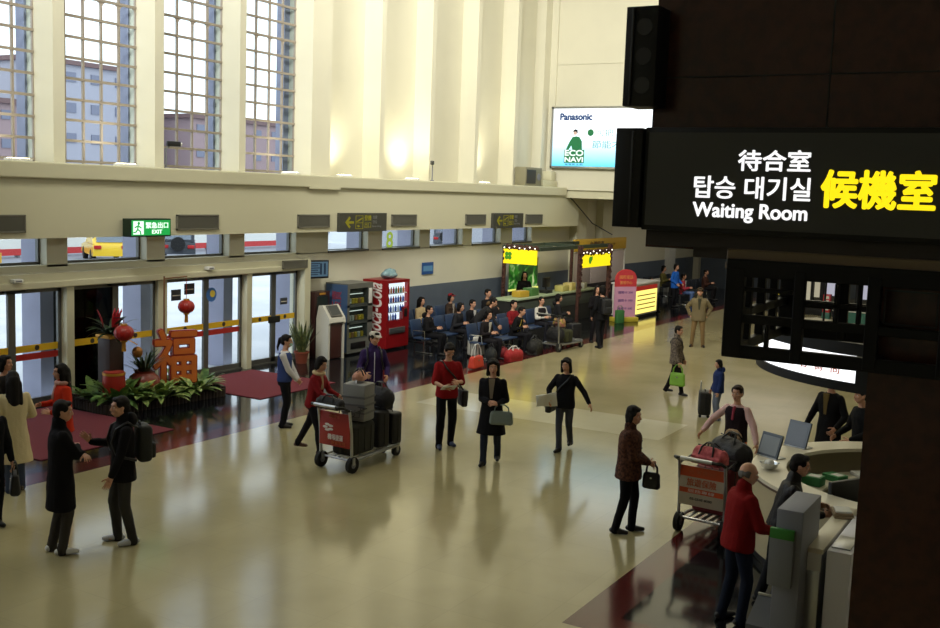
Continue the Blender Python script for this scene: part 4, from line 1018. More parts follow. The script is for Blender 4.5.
    person('person in black jacket by the far rim of the round counter next to the pillar', 15.75, 2.62, -60, 1.70, lean=4, top=(18, 18, 20), hem=-.14, trousers=(22, 22, 26), hair='short', Rh=(.2, .3, .98), Lh=(-.2, .3, 1.0), head=(0, 0, 0))
    # far left-of-stall man with backpack and woman
    p = person('person in black with a backpack standing by the food stall, seen from behind', 27.67, 11.87, 215, 1.74, top=(22, 22, 24), hem=-.14, trousers=(24, 24, 28), shoes=(16, 16, 18), hair='full', Rh=(.2, .2, 1.0), Lh=(-.24, .1, .88), feet=((.08, .1), (-.08, -.05)))
    backpack(p, (26, 26, 28), 'black backpack on the person standing by the food stall')
    person('long-haired person in black standing close beside the backpack wearer', 28.6, 12.45, 20, 1.66, top=(24, 22, 24), hem=-.3, trousers=(26, 24, 28), hair='long', Rh=(.1, .26, 1.2), Lh=(-.2, .15, .95))
    person('person in dark grey hooded coat bending over the luggage among the seats', 24.75, 14.25, 80, 1.66, lean=44, drop=.05, top=(44, 44, 46), hem=-.30, flare=.03, trousers=(26, 26, 30), hair='short', hood=(92, 72, 48), Rh=(.15, .62, .72), Lh=(-.15, .60, .70), head=(0, 0, 0))
crowd_front()

# ------------------------------------------------------------------ planting bed by the doors
def leaf_mb(mb, base, az, el, L, W, curl=.8, n=5):
    base = V3(*base); d = V3(math.cos(az), math.sin(az), 0); side = V3(-math.sin(az), math.cos(az), 0); p = base.copy(); pts = []
    for i in range(n+1):
        t = i/n; e = el-curl*t*1.4; w_ = W*math.sin(math.pi*min(.12+.88*t, 1))**.8*.5
        up = V3(0, 0, 1)*math.cos(e)-d*math.sin(e)
        pts.append((p-side*w_+up*.15*w_, p.copy(), p+side*w_+up*.15*w_)); p = p + (d*math.cos(e)+V3(0, 0, 1)*math.sin(e))*L/n
    v = [q for r_ in pts for q in r_]; f = []
    for i in range(n):
        a = i*3; f += [(a, a+1, a+4, a+3), (a+1, a+2, a+5, a+4)]
    mb.add(v, f)
def plant(name, label, x, y, z, n, L, W, m, el=(.5, 1.3), pot=None, curl=.8, spread=.05, cat='plant', group=None):
    t = thing(name, label, cat, (x, y, z), 0, group); mb = MB()
    for i in range(n):
        a = i*2.399+rng.random()*.4; e = el[0]+(el[1]-el[0])*rng.random(); s = .75+.4*rng.random(); r_ = spread*math.sqrt(rng.random())
        leaf_mb(mb, (math.cos(a)*r_, math.sin(a)*r_, pot[1] if pot else 0), a, e, L*s, W*s, curl)
    mb.build('foliage', m, t, True, False)
    if pot: pot[0](t)
    else: MB().cap((0, 0, 0), (0, 0, L*.25), .02, .012, 6).build('stem', M_leafd, t)
    return t
def planting_bed():
    t = thing('planting_bed', 'dark low edged planting bed on black tiles in front of the doors', 'planter', (14.6, 15.75, 0), R(-6))
    e = MB(); x0, x1, y0, y1 = -1.45, 1.35, -.72, .72
    poly = [(x0, y0+.1), (x0+.35, y0), (x1-.1, y0+.05), (x1, y0+.4), (x1-.1, y1), (x0, y1)]
    k = len(poly)
    for i in range(k):
        a = V3(*poly[i], 0); b = V3(*poly[(i+1) % k], 0); L = np.linalg.norm(b-a); m = int(L/.085)
        for j in range(m):
            p = a+(b-a)*(j+.5)/m; e.cyl(p, p+V3(0, 0, .17+.02*math.sin(j*2.1+i)), .042, n=8)
    e.build('log_edging', mat('bed_wood', (46, 34, 26), .8), t, False)
    MB().prism([(p[0]*.97, p[1]*.97) for p in poly], 2, .02, .13).build('soil', mat('soil', (44, 34, 28), .95, bump=.5, bump_scale=30), t, False)
    G = 'low plants in the planting bed'
    for x, y, n, L, W, m, l, z in ((13.55, 15.5, 44, .62, .16, M_leaf, 'tall leafy bush at the left end of the planting bed', .16), (13.85, 15.25, 36, .48, .15, M_leafl, 'pale leafed plant in front of the red drum', .16),
                             (14.3, 15.2, 36, .46, .13, M_leafl, 'pale leafed plant at the front of the bed below the clay vase', .16), (14.75, 15.3, 30, .36, .11, M_leaf, 'small dark plant at the bed edge under the red character', .16), (15.2, 15.2, 36, .46, .14, M_leafl, 'pale leafed plant in front of the red character', .16),
                             (15.6, 15.4, 32, .42, .13, M_leaf, 'green plant at the right end of the planting bed', .16), (15.45, 15.95, 24, .42, .12, M_leaf, 'green plant behind the red character', .16), (13.45, 16.1, 26, .5, .14, M_leaf, 'green bush at the back left corner of the bed', .16)):
        plant('leafy_plant', l, x, y, z, n, L, W, m, (.3, 1.35), spread=.18, group=G)
    d = thing('drum', 'red drum with gold rims standing in the planting bed', 'drum', (13.62, 15.72, .17))
    MB().lathe([(.17, 0), (.205, .1), (.215, .25), (.205, .42), (.19, .52)]).build('shell', M_redl, d)
    for z, r_ in ((.02, .18), (.48, .20)): MB().lathe([(r_-.004, z-.02), (r_+.012, z-.02), (r_+.012, z+.025), (r_-.004, z+.025)], cap=False).build('rim', M_gold, d)
    MB().lathe([(.19, .52), (.0, .525)], cap=False).build('drumhead', mat('drum_skin', (176, 60, 46), .5), d)
    c = thing('plant_post', 'dark brown post carrying bromeliads in the planting bed', 'post', (13.75, 15.95, .17))
    MB().rbox((-.17, -.17, 0), (.17, .17, 1.15), .02).build('shaft', mat('post_brown', (50, 28, 22), .5), c); MB().rbox((-.2, -.2, 1.13), (.2, .2, 1.2), .015).build('cap_board', M_gold, c)
    t2 = plant('bromeliad', 'dark green bromeliad with red flowers on top of the brown post', 13.75, 15.95, 1.36, 30, .55, .10, M_leafd, (.25, 1.2), spread=.08)
    f = MB()
    for i in range(9): leaf_mb(f, (.16*math.cos(i*2.2), .12*math.sin(i*2.2), .15), i*2.2, 1.35, .36, .07, .2)
    f.build('red_flower', mat('flower_red', (190, 30, 44), .5), t2, True, False)
    v = thing('clay_vase', 'round reddish clay vase in the planting bed', 'vase', (14.25, 15.6, .17))
    MB().lathe([(.14, 0), (.26, .08), (.31, .22), (.27, .36), (.17, .44), (.20, .48), (.17, .47), (.14, .42)]).build('vessel', mat('clay_red', (128, 56, 44), .35), v)
    MB().ell((-.1, -.28, .26), (.07, .03, .06)).build('gold_motif', M_gold, v)
    plant('spiky_plant', 'dark bushy plant growing out of the clay vase', 14.25, 15.6, .60, 46, .48, .045, M_leafd, (.5, 1.5), spread=.1, curl=.5)
    # the character for good fortune
    ch = thing('fortune_character', 'large red and gold fortune character standing in the planting bed', 'decoration', (15.02, 15.6, .24), R(-24))
    text('福', (0, -.02, .60), *NY, h=1.06, w_=.86, m=M_orange_char, parent=ch, ext=.05, bold=.03, name='character')
    text('福', (0, -.075, .60), *NY, h=1.06, w_=.86, m=mat('character_gold_face', (200, 104, 42), .4), parent=ch, ext=.012, bold=.014, name='gold_face')
    MB().rbox((-.42, -.06, -.04), (.42, .08, .06), .01).build('base', M_redl, ch); MB().rbox((-.03, .06, .0), (.03, .16, .9), .01).build('rear_strut', M_redl, ch)
    def lantern(x, y, z, r, label, drop=.6):
        t = thing('red_lantern', label, 'lantern', (x, y, z)); mb = MB(); a = np.linspace(0, 2*np.pi, 48, endpoint=False); rs = []
        for i in range(11):
            th = math.pi*(.1+.8*i/10); rr = r*math.sin(th)*(1+.035*np.cos(a*12)); rs.append(np.stack([np.cos(a)*rr, np.sin(a)*rr, np.full(48, -r*.85*math.cos(th))], 1))
        mb.rings(rs); mb.build('lantern_globe', M_redl, t)
        for s in (-1, 1): MB().cyl((0, 0, s*r*.8-.025), (0, 0, s*r*.8+.025), r*.36).build('gold_collar', M_gold, t)
        q = MB()
        for i in range(10): q.cyl((r*.15*math.cos(i*.63), r*.15*math.sin(i*.63), -r*.85), (r*.18*math.cos(i*.63), r*.18*math.sin(i*.63), -r*.85-r*1.1), .008, n=5)
        q.build('tassel', M_gold, t)
        MB().cyl((0, 0, r*.8), (0, 0, r*.8+drop), .006, n=6).build('cord', M_redl, t)
    p = thing('bamboo_pole', 'thin brown pole with a side arm rising from the planting bed', 'pole', (14.95, 15.8, .17))
    MB().cyl((0, 0, 0), (0, 0, 2.25), .022, .016, 8).build('shaft', mat('bamboo_brown', (118, 82, 52), .6), p); MB().cyl((0, 0, 2.2), (.42, -.2, 2.24), .014, n=8).build('arm', MATS['bamboo_brown'], p)
    lantern(15.36, 15.61, 1.80, .165, 'red lantern hanging from the thin pole in front of the glass door', .44)
    lantern(13.58, 15.40, 1.46, .18, 'red lantern hanging in front of the brown post over the drum', .10)
    p = thing('lantern_hook', 'dark hooked bracket holding the left lantern', 'bracket', (13.75, 15.95, 1.37))
    MB().tube([(0, 0, 0), (-.02, -.1, .32), (-.14, -.42, .36), (-.2, -.55, .34)], .012, 6).build('hook', M_plastic_b, p)
    t = thing('gold_ball_ornament', 'shiny gold tangerine ornament beside the left lantern', 'ornament', (13.95, 15.45, 1.05))
    MB().ell((0, 0, 0), (.10, .10, .11)).build('ball', mat('old_gold', (150, 98, 40), .4, .4), t); MB().cyl((0, 0, .14), (-.12, .3, .3), .01, n=6).build('wire', M_gold, t)
planting_bed()
def snake_plant():
    def pot(t):
        MB().lathe([(.13, 0), (.17, .24), (.19, .25), (.19, .29), (.16, .29), (.15, .24)]).build('pot', M_terra, t); MB().lathe([(.155, .25), (0, .255)], cap=False).build('soil', mat('soil', (44, 34, 28), .95), t)
    plant('snake_plant', 'snake plant in terracotta pot beside the rightmost glass door', 19.95, 16.4, 0, 26, .75, .075, mat('snake_leaf', (56, 74, 44), .5, rgb2=(106, 114, 62), noise_scale=20), (1.0, 1.5), (pot, .25), .12, .1)
snake_plant()

# ------------------------------------------------------------------ kiosk, vending machines
def kiosk_terminal():
    t = thing('self_service_kiosk', 'white self-service terminal with brown front and slanted screen', 'kiosk', (21.0, 16.35, 0), R(-8))
    prof = [(-.22, 0), (.22, 0), (.22, 1.0), (.14, 1.34), (.02, 1.36), (-.24, 1.05), (-.27, .93), (-.22, .88)]
    mb = MB(); mb.prism(prof, 0, -.28, -.22); mb.prism(prof, 0, .22, .28); mb.prism([(-.2, .9), (-.26, .94), (-.235, 1.04), (.02, 1.35), (.13, 1.33), (.2, 1.0), (.2, 0), (.1, 0), (.1, .9)], 0, -.22, .22)
    mb.build('housing', M_offw, t, False)
    MB().rbox((-.22, -.19, .02), (.22, .1, .89), .01).build('brown_front', mat('kiosk_brown', (66, 34, 30), .4), t)
    M = np.array(Matrix.Translation((0, -.115, 1.205)) @ Matrix.Rotation(R(-40), 4, 'X'))
    MB().rbox((-.19, -.03, -.17), (.19, .0, .17), .01, 2, 0, M).build('bezel', mat('kiosk_bezel', (96, 94, 88), .4), t)
    MB().box((-.155, -.034, -.13), (.155, -.03, .14), 0, M).build('screen', emit('kiosk_screen', (70, 78, 76), .15), t, False)
kiosk_terminal()
t = thing('poster_stand', 'dark brown upright cabinet standing against the wall behind the white terminal', 'cabinet', (21.05, 16.78, 0))
MB().rbox((-.3, -.12, 0), (.3, .16, 1.66), .01).build('body', mat('cabinet_brown', (52, 26, 24), .4), t)
MB().box((-.22, -.13, 1.15), (.22, -.12, 1.55)).build('panel', mat('cabinet_panel', (34, 44, 40), .3), t, False); MB().rbox((-.12, -.135, 1.58), (.12, -.12, 1.63), .004).build('label_plate', M_gold, t)

def bottle(proto, x, y, z, label, group, cat='bottle'):
    o = proto.copy(); COL.objects.link(o); o.location = (x, y, z); tag(o, label, cat, group); return o
def vending():
    M_vr = mat('vending_red', (140, 18, 24), .35); M_in = emit('vending_light', (235, 240, 250), 1.5); M_vg = mat('vending_grey', (104, 106, 100), .4); M_vb = mat('vending_blue', (62, 88, 126), .5)
    t = thing('drink_vending_machine', 'red drinks vending machine with lit window and white script', 'vending machine', (23.45, 16.38, 0)); W, D, H = 1.06, .80, 1.88; y0 = -D/2
    b = MB(); b.box((-W/2, y0+.12, .06), (W/2, D/2, H)); b.box((-W/2, y0, .06), (W/2, y0+.12, .80)); b.box((-W/2, y0, 1.80), (W/2, y0+.12, H)); b.box((-W/2, y0, .8), (-W/2+.07, y0+.12, 1.8)); b.box((W/2-.30, y0, .8), (W/2, y0+.12, 1.12)); b.box((W/2-.08, y0, 1.12), (W/2, y0+.12, 1.8))
    b.build('cabinet', M_vr, t, False)
    MB().box((-W/2+.07, y0+.112, .80), (W/2-.08, y0+.119, 1.80)).build('lit_interior', M_in, t, False)
    for z in (1.02, 1.27, 1.52): MB().box((-W/2+.07, y0+.03, z-.018), (W/2-.08, y0+.115, z)).build('shelf', M_white, t, False)
    MB().box((-W/2+.07, y0-.002, .8), (W/2-.30, y0+.004, 1.8)).build('window_glass', M_glass, t, False)
    MB().rbox((-W/2+.12, y0-.03, .44), (W/2-.2, y0+.0, .60), .01).build('dispensing_flap', M_steel, t)
    MB().rbox((W/2-.24, y0-.015, .86), (W/2-.1, y0, 1.08), .006).build('coin_panel', M_plastic_b, t)
    for x in (-W/2+.06, W/2-.06):
        for y in (y0+.06, D/2-.06): MB().cyl((x, y, 0), (x, y, .06), .03).build('foot', M_plastic_b, t)
    text('Coca-Cola', (-W/2-.002, .0, 1.05), (0, 0, 1), (0, 1, 0), h=.46, w_=1.5, m=mat('script_white', (226, 220, 216), .4), parent=t, bold=.008, shear=.4)
    W2 = 'small bottles in the red vending machine'
    pb = {}
    for nm, c in (('green', (60, 130, 70)), ('red', (150, 30, 34)), ('blue', (50, 84, 170)), ('amber', (200, 120, 40)), ('white', (215, 220, 225))):
        me = MB().lathe([(.027, 0), (.03, .02), (.03, .11), (.012, .15), (.012, .175), (.0, .178)], n=10).mesh('drink_bottle'); me.materials.append(mat('drink_'+nm, c, .3)); me.shade_smooth(); pb[nm] = bpy.data.objects.new('drink_bottle', me)
    for z, cols, l in ((1.52, ('red', 'amber', 'red', 'green', 'amber', 'green', 'amber'), 'small drink bottle on the top shelf of the lit red vending machine'), (1.27, ('red', 'blue', 'red', 'blue', 'blue', 'red', 'blue'), 'small drink bottle on the middle shelf of the lit red vending machine'), (1.02, ('blue', 'blue', 'white', 'blue', 'white', 'blue', 'blue'), 'small drink bottle on the third shelf of the lit red vending machine')):
        for i, c in enumerate(cols): bottle(pb[c], 23.45-W/2+.17+i*.115, 16.38+y0+.07, z, l, W2)
    for i, c in enumerate(('blue', 'white', 'blue', 'blue')): bottle(pb[c], 23.45-W/2+.17+i*.115, 16.38+y0+.07, .8, 'small drink bottle on the bottom shelf of the lit red vending machine', W2)
    s = thing('plastic_wrap_bundle', 'pale blue plastic bundle lying on top of the red vending machine', 'bundle', (23.6, 16.4, H))
    q = MB(); q.ell((0, 0, .09), (.32, .18, .10)); q.ell((.1, .05, .17), (.2, .14, .09)); q.ell((-.2, -.03, .12), (.14, .12, .1)); me = voxel(q, .02, 1, .02, 3.)
    for v in me.vertices: v.co.z = max(v.co.z, .003)
    link('wrap', me, mat('plastic_pale_blue', (126, 158, 166), .25, spec=.6), s, True, ang=0)
    # snack machine
    t = thing('snack_vending_machine', 'grey snack vending machine with blue side beside the red one', 'vending machine', (22.1, 16.60, 0)); W, D, H = 1.08, .72, 1.85; y0 = -D/2
    b = MB(); b.box((-W/2, y0+.16, .05), (W/2, D/2, H), 0); b.box((-W/2-.004, y0+.02, .08), (-W/2, D/2-.02, H-.03), 1)
    for a, c in (((-W/2, y0, .05), (W/2, y0+.16, .42)), ((-W/2, y0, 1.72), (W/2, y0+.16, H)), ((-W/2, y0, .42), (-W/2+.08, y0+.16, 1.72)), ((W/2-.22, y0, .42), (W/2, y0+.16, 1.72)), ((-W/2, y0, .80), (W/2, y0+.03, .86)), ((-W/2, y0, 1.24), (W/2, y0+.03, 1.30))): b.box(a, c)
    b.build('cabinet', [M_vg, M_vb], t, False)
    MB().box((-W/2+.08, y0+.15, .42), (W/2-.22, y0+.158, 1.72)).build('interior', mat('vending_interior', (66, 70, 64), .5), t, False)
    for z in (.44, .88, 1.32): MB().box((-W/2+.08, y0+.03, z-.02), (W/2-.22, y0+.15, z)).build('shelf', M_steel, t, False)
    for z in (.62, 1.06, 1.5): MB().box((-W/2+.12, y0+.10, z+.06), (W/2-.3, y0+.12, z+.075)).build('light_strip', emit('snack_light', (215, 225, 210), 1.2), t, False)
    MB().box((-W/2+.08, y0-.002, .42), (W/2-.22, y0+.004, 1.72)).build('window_glass', M_glass, t, False)
    MB().rbox((W/2-.18, y0-.015, 1.3), (W/2-.05, y0, 1.7), .006).build('keypad_panel', M_white, t); MB().rbox((-W/2+.15, y0-.01, .15), (W/2-.3, y0, .32), .01).build('dispensing_flap', M_plastic_b, t)
    text('自動販賣', (-W/2-.006, 0, 1.15), (0, 0, 1), (0, 1, 0), h=.3, w_=1.0, m=mat('vending_side_red', (150, 48, 60), .5), parent=t)
    for nm, c in (('yellow', (206, 180, 60)), ('tan', (170, 130, 80)), ('pale', (190, 196, 180))):
        me = MB().rbox((-.05, -.03, 0), (.05, .03, .14), .015, 2).mesh('snack_packet'); me.materials.append(mat('snack_'+nm, c, .35)); pb[nm] = bpy.data.objects.new('snack_packet', me)
    for z, l, cols in ((1.32, 'small snack packet on the top shelf of the grey vending machine', ('pale', 'yellow', 'yellow', 'tan', 'yellow')), (.88, 'small snack packet on the middle shelf of the grey vending machine', ('pale', 'pale', 'tan', 'yellow', 'yellow')), (.44, 'small snack packet on the bottom shelf of the grey vending machine', ('yellow', 'tan', 'yellow', 'pale', 'yellow'))):
        for i, c in enumerate(cols): bottle(pb[c], 22.1-W/2+.18+i*.135, 16.60+y0+.08, z, l, 'snack packets in the grey vending machine', 'snack')
    for k in pb: bpy.data.objects.remove(pb[k])
vending()

# ------------------------------------------------------------------ luggage carts
def cart(loc, rz, label, panel, lines, band=None, two_posts=True):
    t = thing('luggage_cart', label, 'cart', loc, rz); W = .62; L = 1.42
    fr = MB()
    for s in (-1, 1):
        fr.tube([(0, s*W/2, .17), (.3, s*W/2*.98, .19), (L-.15, s*W/2*.55, .17), (L, s*W/2*.45, .19)], .022, 8)
        if two_posts or s < 0: fr.tube([(.02, s*W/2, .16), (.0, s*W/2, .6), (-.06, s*W/2, .98)], .022, 8)
    for x, k in ((.05, 1.), (.45, .9), (.85, .75), (L-.05, .48)): fr.cyl((x, -W/2*k, .18), (x, W/2*k, .18), .018, n=8)
    fr.tube([(L, -W/2*.45, .19), (L+.05, 0, .2), (L, W/2*.45, .19)], .022, 8)
    fr.build('frame', M_steel, t)
    dk = MB()
    for k in range(5):
        y = -.2+.1*k; dk.box((.08, y-.02, .185), (L-.08, y+.02, .20))
    dk.build('deck_slats', M_steel, t, False)
    MB().tube([(-.02, -W/2, .95), (-.2, -W/2, 1.03), (-.26, -W/2+.05, 1.04), (-.26, W/2-.05, 1.04), (-.2, W/2, 1.03), (-.02, W/2, .95)], .022, 8).build('handle', M_plastic_b, t)
    MB().cyl((-.262, -W/2+.1, 1.042), (-.262, W/2-.1, 1.042), .027, n=10).build('grip_bar', M_steel, t)
    bs = MB()
    bs.tube([(.0, -W/2, .92), (.34, -W/2, .95), (.34, W/2, .95), (.0, W/2, .92)], .013, 6)
    for y in (-.2, -.1, 0, .1, .2): bs.tube([(.0, y, .86), (.30, y, .80), (.34, y, .95)], .007, 5)
    bs.cyl((0, -W/2, .86), (0, W/2, .86), .012, n=6); bs.build('basket', M_plastic_b, t)
    if panel:
        p = MB().rbox((-.035, -W/2+.01, .38), (-.015, W/2-.01, .90), .006).build('sign_panel', panel, t)
        if band: MB().box((-.04, -W/2+.015, .76), (-.034, W/2-.015, .895)).build('upper_band', band, p, False); MB().box((-.04, -W/2+.015, .545), (-.034, W/2-.015, .61)).build('lower_band', band, p, False)
        for body, y, z, h, w_, m, b_ in lines: text(body, (-.037, y, z), *NX, h=h, w_=w_, m=m, parent=p, bold=b_)
    for x, s, r_ in ((.03, -1, .125), (.03, 1, .125), (L-.08, -.45, .085), (L-.08, .45, .085)):
        y = s*W/2; wh = MB().cyl((x, y-.03, r_), (x, y+.03, r_), r_, n=18).build('wheel', M_rubber, t); MB().cyl((x, y-.034, r_), (x, y+.034, r_), r_*.4, n=12).build('hub', M_grey, wh)
        MB().rbox((x-.03, y-.04, r_), (x+.03, y+.04, .24), .008).build('fork', M_steel, t)
    return t
M_cr = mat('cart_panel_red', (158, 42, 34), .45); M_cw = mat('cart_panel_white', (196, 186, 168), .45); M_co = mat('cart_band_orange', (206, 82, 34), .45)
M_pw = mat('print_white', (222, 216, 208), .5); M_po = mat('print_orange', (190, 92, 50), .5); M_pd = mat('print_dark', (50, 46, 44), .5)
def carts():
    t = cart((12.62, 9.68, 0), R(-3), 'luggage cart with red sign panel loaded with suitcases, nearer left', M_cr, [('機場捷運', -.02, .52, .09, .3, M_pw, .01), ('旅遊服務', -.08, .44, .06, .28, M_po, 0), ('國際卡', 0, .84, .05, .2, M_po, 0)])
    p = [c for c in t.children if c.name.startswith('sign_panel')][0]
    q = MB()
    for a in range(5): q.ell((-.04, .12+.06*math.cos(a*1.256), .66+.045*math.sin(a*1.256)), (.005, .05, .02))
    q.build('emblem', M_pw, p)
    suitcase((13.05, 9.66, .20), R(2), .62, .42, .50, (38, 38, 30), 'dark olive soft suitcase lying on the nearer luggage cart behind the red panel', wheels=False, rough=.8)
    suitcase((13.62, 9.66, .20), R(80), .42, .26, .60, (26, 25, 27), 'black suitcase in the middle of the nearer luggage cart', wheels=False)
    suitcase((13.93, 9.62, .20), R(85), .40, .24, .52, (22, 22, 24), 'black trolley case at the front end of the nearer luggage cart', wheels=False)
    b = thing('grey_box', 'light grey ribbed carrier case standing on top of the cart luggage', 'box', (13.10, 9.62, .72), R(8))
    q = MB().rbox((-.17, -.2, 0), (.17, .2, .58), .03).build('shell', mat('carrier_grey', (122, 122, 120), .5), b)
    for z in (.12, .24, .36): MB().rbox((-.18, -.205, z), (.18, .205, z+.035), .006).build('rib', mat('carrier_grey_dark', (92, 92, 92), .5), b)
    MB().tube([(-.1, 0, .57), (-.08, 0, .63), (.08, 0, .63), (.1, 0, .57)], .013, 6).build('carry_handle', M_steel, b)
    soft_bag((13.14, 9.64, 1.33), R(20), .30, .24, .15, (206, 150, 128), 'peach coloured soft bundle on top of the grey carrier case', name='cloth_bundle')
    soft_bag((13.74, 9.66, .80), R(80), .5, .28, .34, (24, 22, 28), 'black bag stacked on the black suitcase on the nearer cart')
    soft_bag((12.52, 9.72, .97), R(88), .5, .24, .17, (22, 20, 24), 'small black bag in the handle basket of the nearer cart')
    # right cart
    cart((12.97, 4.05, 0), R(-4), 'luggage cart with white and orange sign panel and pink bundle, right', M_cw, [('旅遊保險', 0, .69, .10, .40, M_po, .012), ('台灣產物', 0, .83, .06, .36, M_po, 0), ('服務專線', 0, .578, .045, .36, M_pw, 0), ('02-2545 8080', 0, .475, .03, .3, M_pd, .005)], M_co)
    soft_bag((12.93, 3.96, .97), R(75), .46, .34, .22, (196, 92, 96), 'pink knotted cloth bundle in the basket of the right cart', rgb2=(160, 60, 66), name='cloth_bundle')
    suitcase((13.46, 4.03, .20), R(85), .52, .36, .62, (110, 28, 36), 'dark red suitcase on the right luggage cart', wheels=False, rough=.7)
    suitcase((13.89, 3.96, .20), R(85), .44, .28, .66, (26, 25, 28), 'black suitcase at the front of the right luggage cart', wheels=False)
    t = soft_bag((13.6, 3.90, .83), R(60), .58, .36, .36, (26, 24, 26), 'black bag with tan fur trim piled on the right cart', tilt=-6)
    q = MB(); q.tube([(.16+.12*math.cos(a), -.16, .30+.10*math.sin(a)) for a in np.linspace(0, 2*np.pi, 14, endpoint=False)], .035, 7, close=True); link('fur_trim', voxel(q, .014, 1, .012, 2.), mat('fur_tan', (150, 122, 92), .95, bump=.8), t, True, ang=0)
    # middle cart at the seats
    cart((26.1, 12.72, 0), R(-10), 'luggage cart with a single post piled with dark bags near the seats', None, [], None, False)
    suitcase((26.75, 12.6, .20), R(75), .44, .36, .36, (54, 56, 30), 'olive green case on the middle luggage cart', wheels=False, rough=.8)
    soft_bag((26.4, 12.68, .22), R(80), .5, .34, .42, (24, 24, 26), 'black soft bag at the back of the middle luggage cart')
    soft_bag((26.55, 12.65, .66), R(60), .4, .28, .24, (170, 150, 60), 'yellow and pink cloth bag topping the middle luggage cart', rgb2=(190, 120, 120), name='cloth_bag')
    suitcase((23.77, 14.15-.45, 0), R(-12), .42, .28, .55, (200, 198, 190), 'pale grey hard suitcase standing among the seats', handle=.0)
    t = handbag((22.15, 12.75, .62), R(0), .52, .30, .22, (200, 62, 40), 'red shopping bag with tall white handles near the seats', .30, 'shopping_bag', trim=M_white)
    soft_bag((23.85, 12.62, 0), R(-14), .56, .30, .32, (160, 34, 38), 'red duffel bag with white piping on the floor by the seats', trim=M_white)
    soft_bag((23.25, 12.95, 0), R(30), .4, .3, .4, (30, 34, 36), 'dark grey bag on the floor left of the red duffel bag')
    soft_bag((25.3, 12.75, 0), R(10), .6, .38, .42, (26, 26, 24), 'black bag on the floor behind the red duffel bag')
    suitcase((27.35, 13.0, 0), R(20), .42, .3, .62, (60, 34, 30), 'dark brown suitcase standing beside the backpack wearer')
    suitcase((28.1, 12.9, 0), R(-20), .4, .26, .58, (26, 26, 30), 'black suitcase standing right of the dark brown suitcase')
carts()

# ------------------------------------------------------------------ the seats and the seated crowd
M_seat = mat('seat_blue', (38, 58, 90), .5); M_seatd = mat('seat_dark_blue', (34, 42, 56), .5)
def bench(x, y, n, rz, label, m=None, pitch=.58):
    t = thing('airport_bench', label, 'bench', (x, y, 0), rz, 'linked airport seats'); m = m or M_seat
    MB().rbox((-.1, -.03, .34), (n*pitch-.45, .05, .40), .01).build('beam', M_steel, t)
    for i in range(n):
        cx = i*pitch
        s = MB().rbox((cx-.25, -.24, .40), (cx+.25, .22, .445), .02, 2); s.build('seat', m, t)
        M = np.array(Matrix.Translation((cx, .23, .44)) @ Matrix.Rotation(R(-12), 4, 'X'))
        MB().rbox((-.25, -.02, .03), (.25, .025, .46), .02, 2, 0, M).build('backrest', m, t)
    for cx in [0]+[i*pitch for i in range(2, n-1, 3)]+[(n-1)*pitch]:
        q = MB(); q.cyl((cx, .02, .02), (cx, .02, .36), .022, n=8); q.rbox((cx-.025, -.26, 0), (cx+.025, .28, .03), .008); q.build('leg', M_chrome, t)
    for cx in (-.28, (n-1)*pitch+.28):
        MB().tube([(cx, .2, .45), (cx, .18, .63), (cx, -.16, .63), (cx, -.18, .42)], .014, 6).build('armrest', M_chrome, t)
    return t
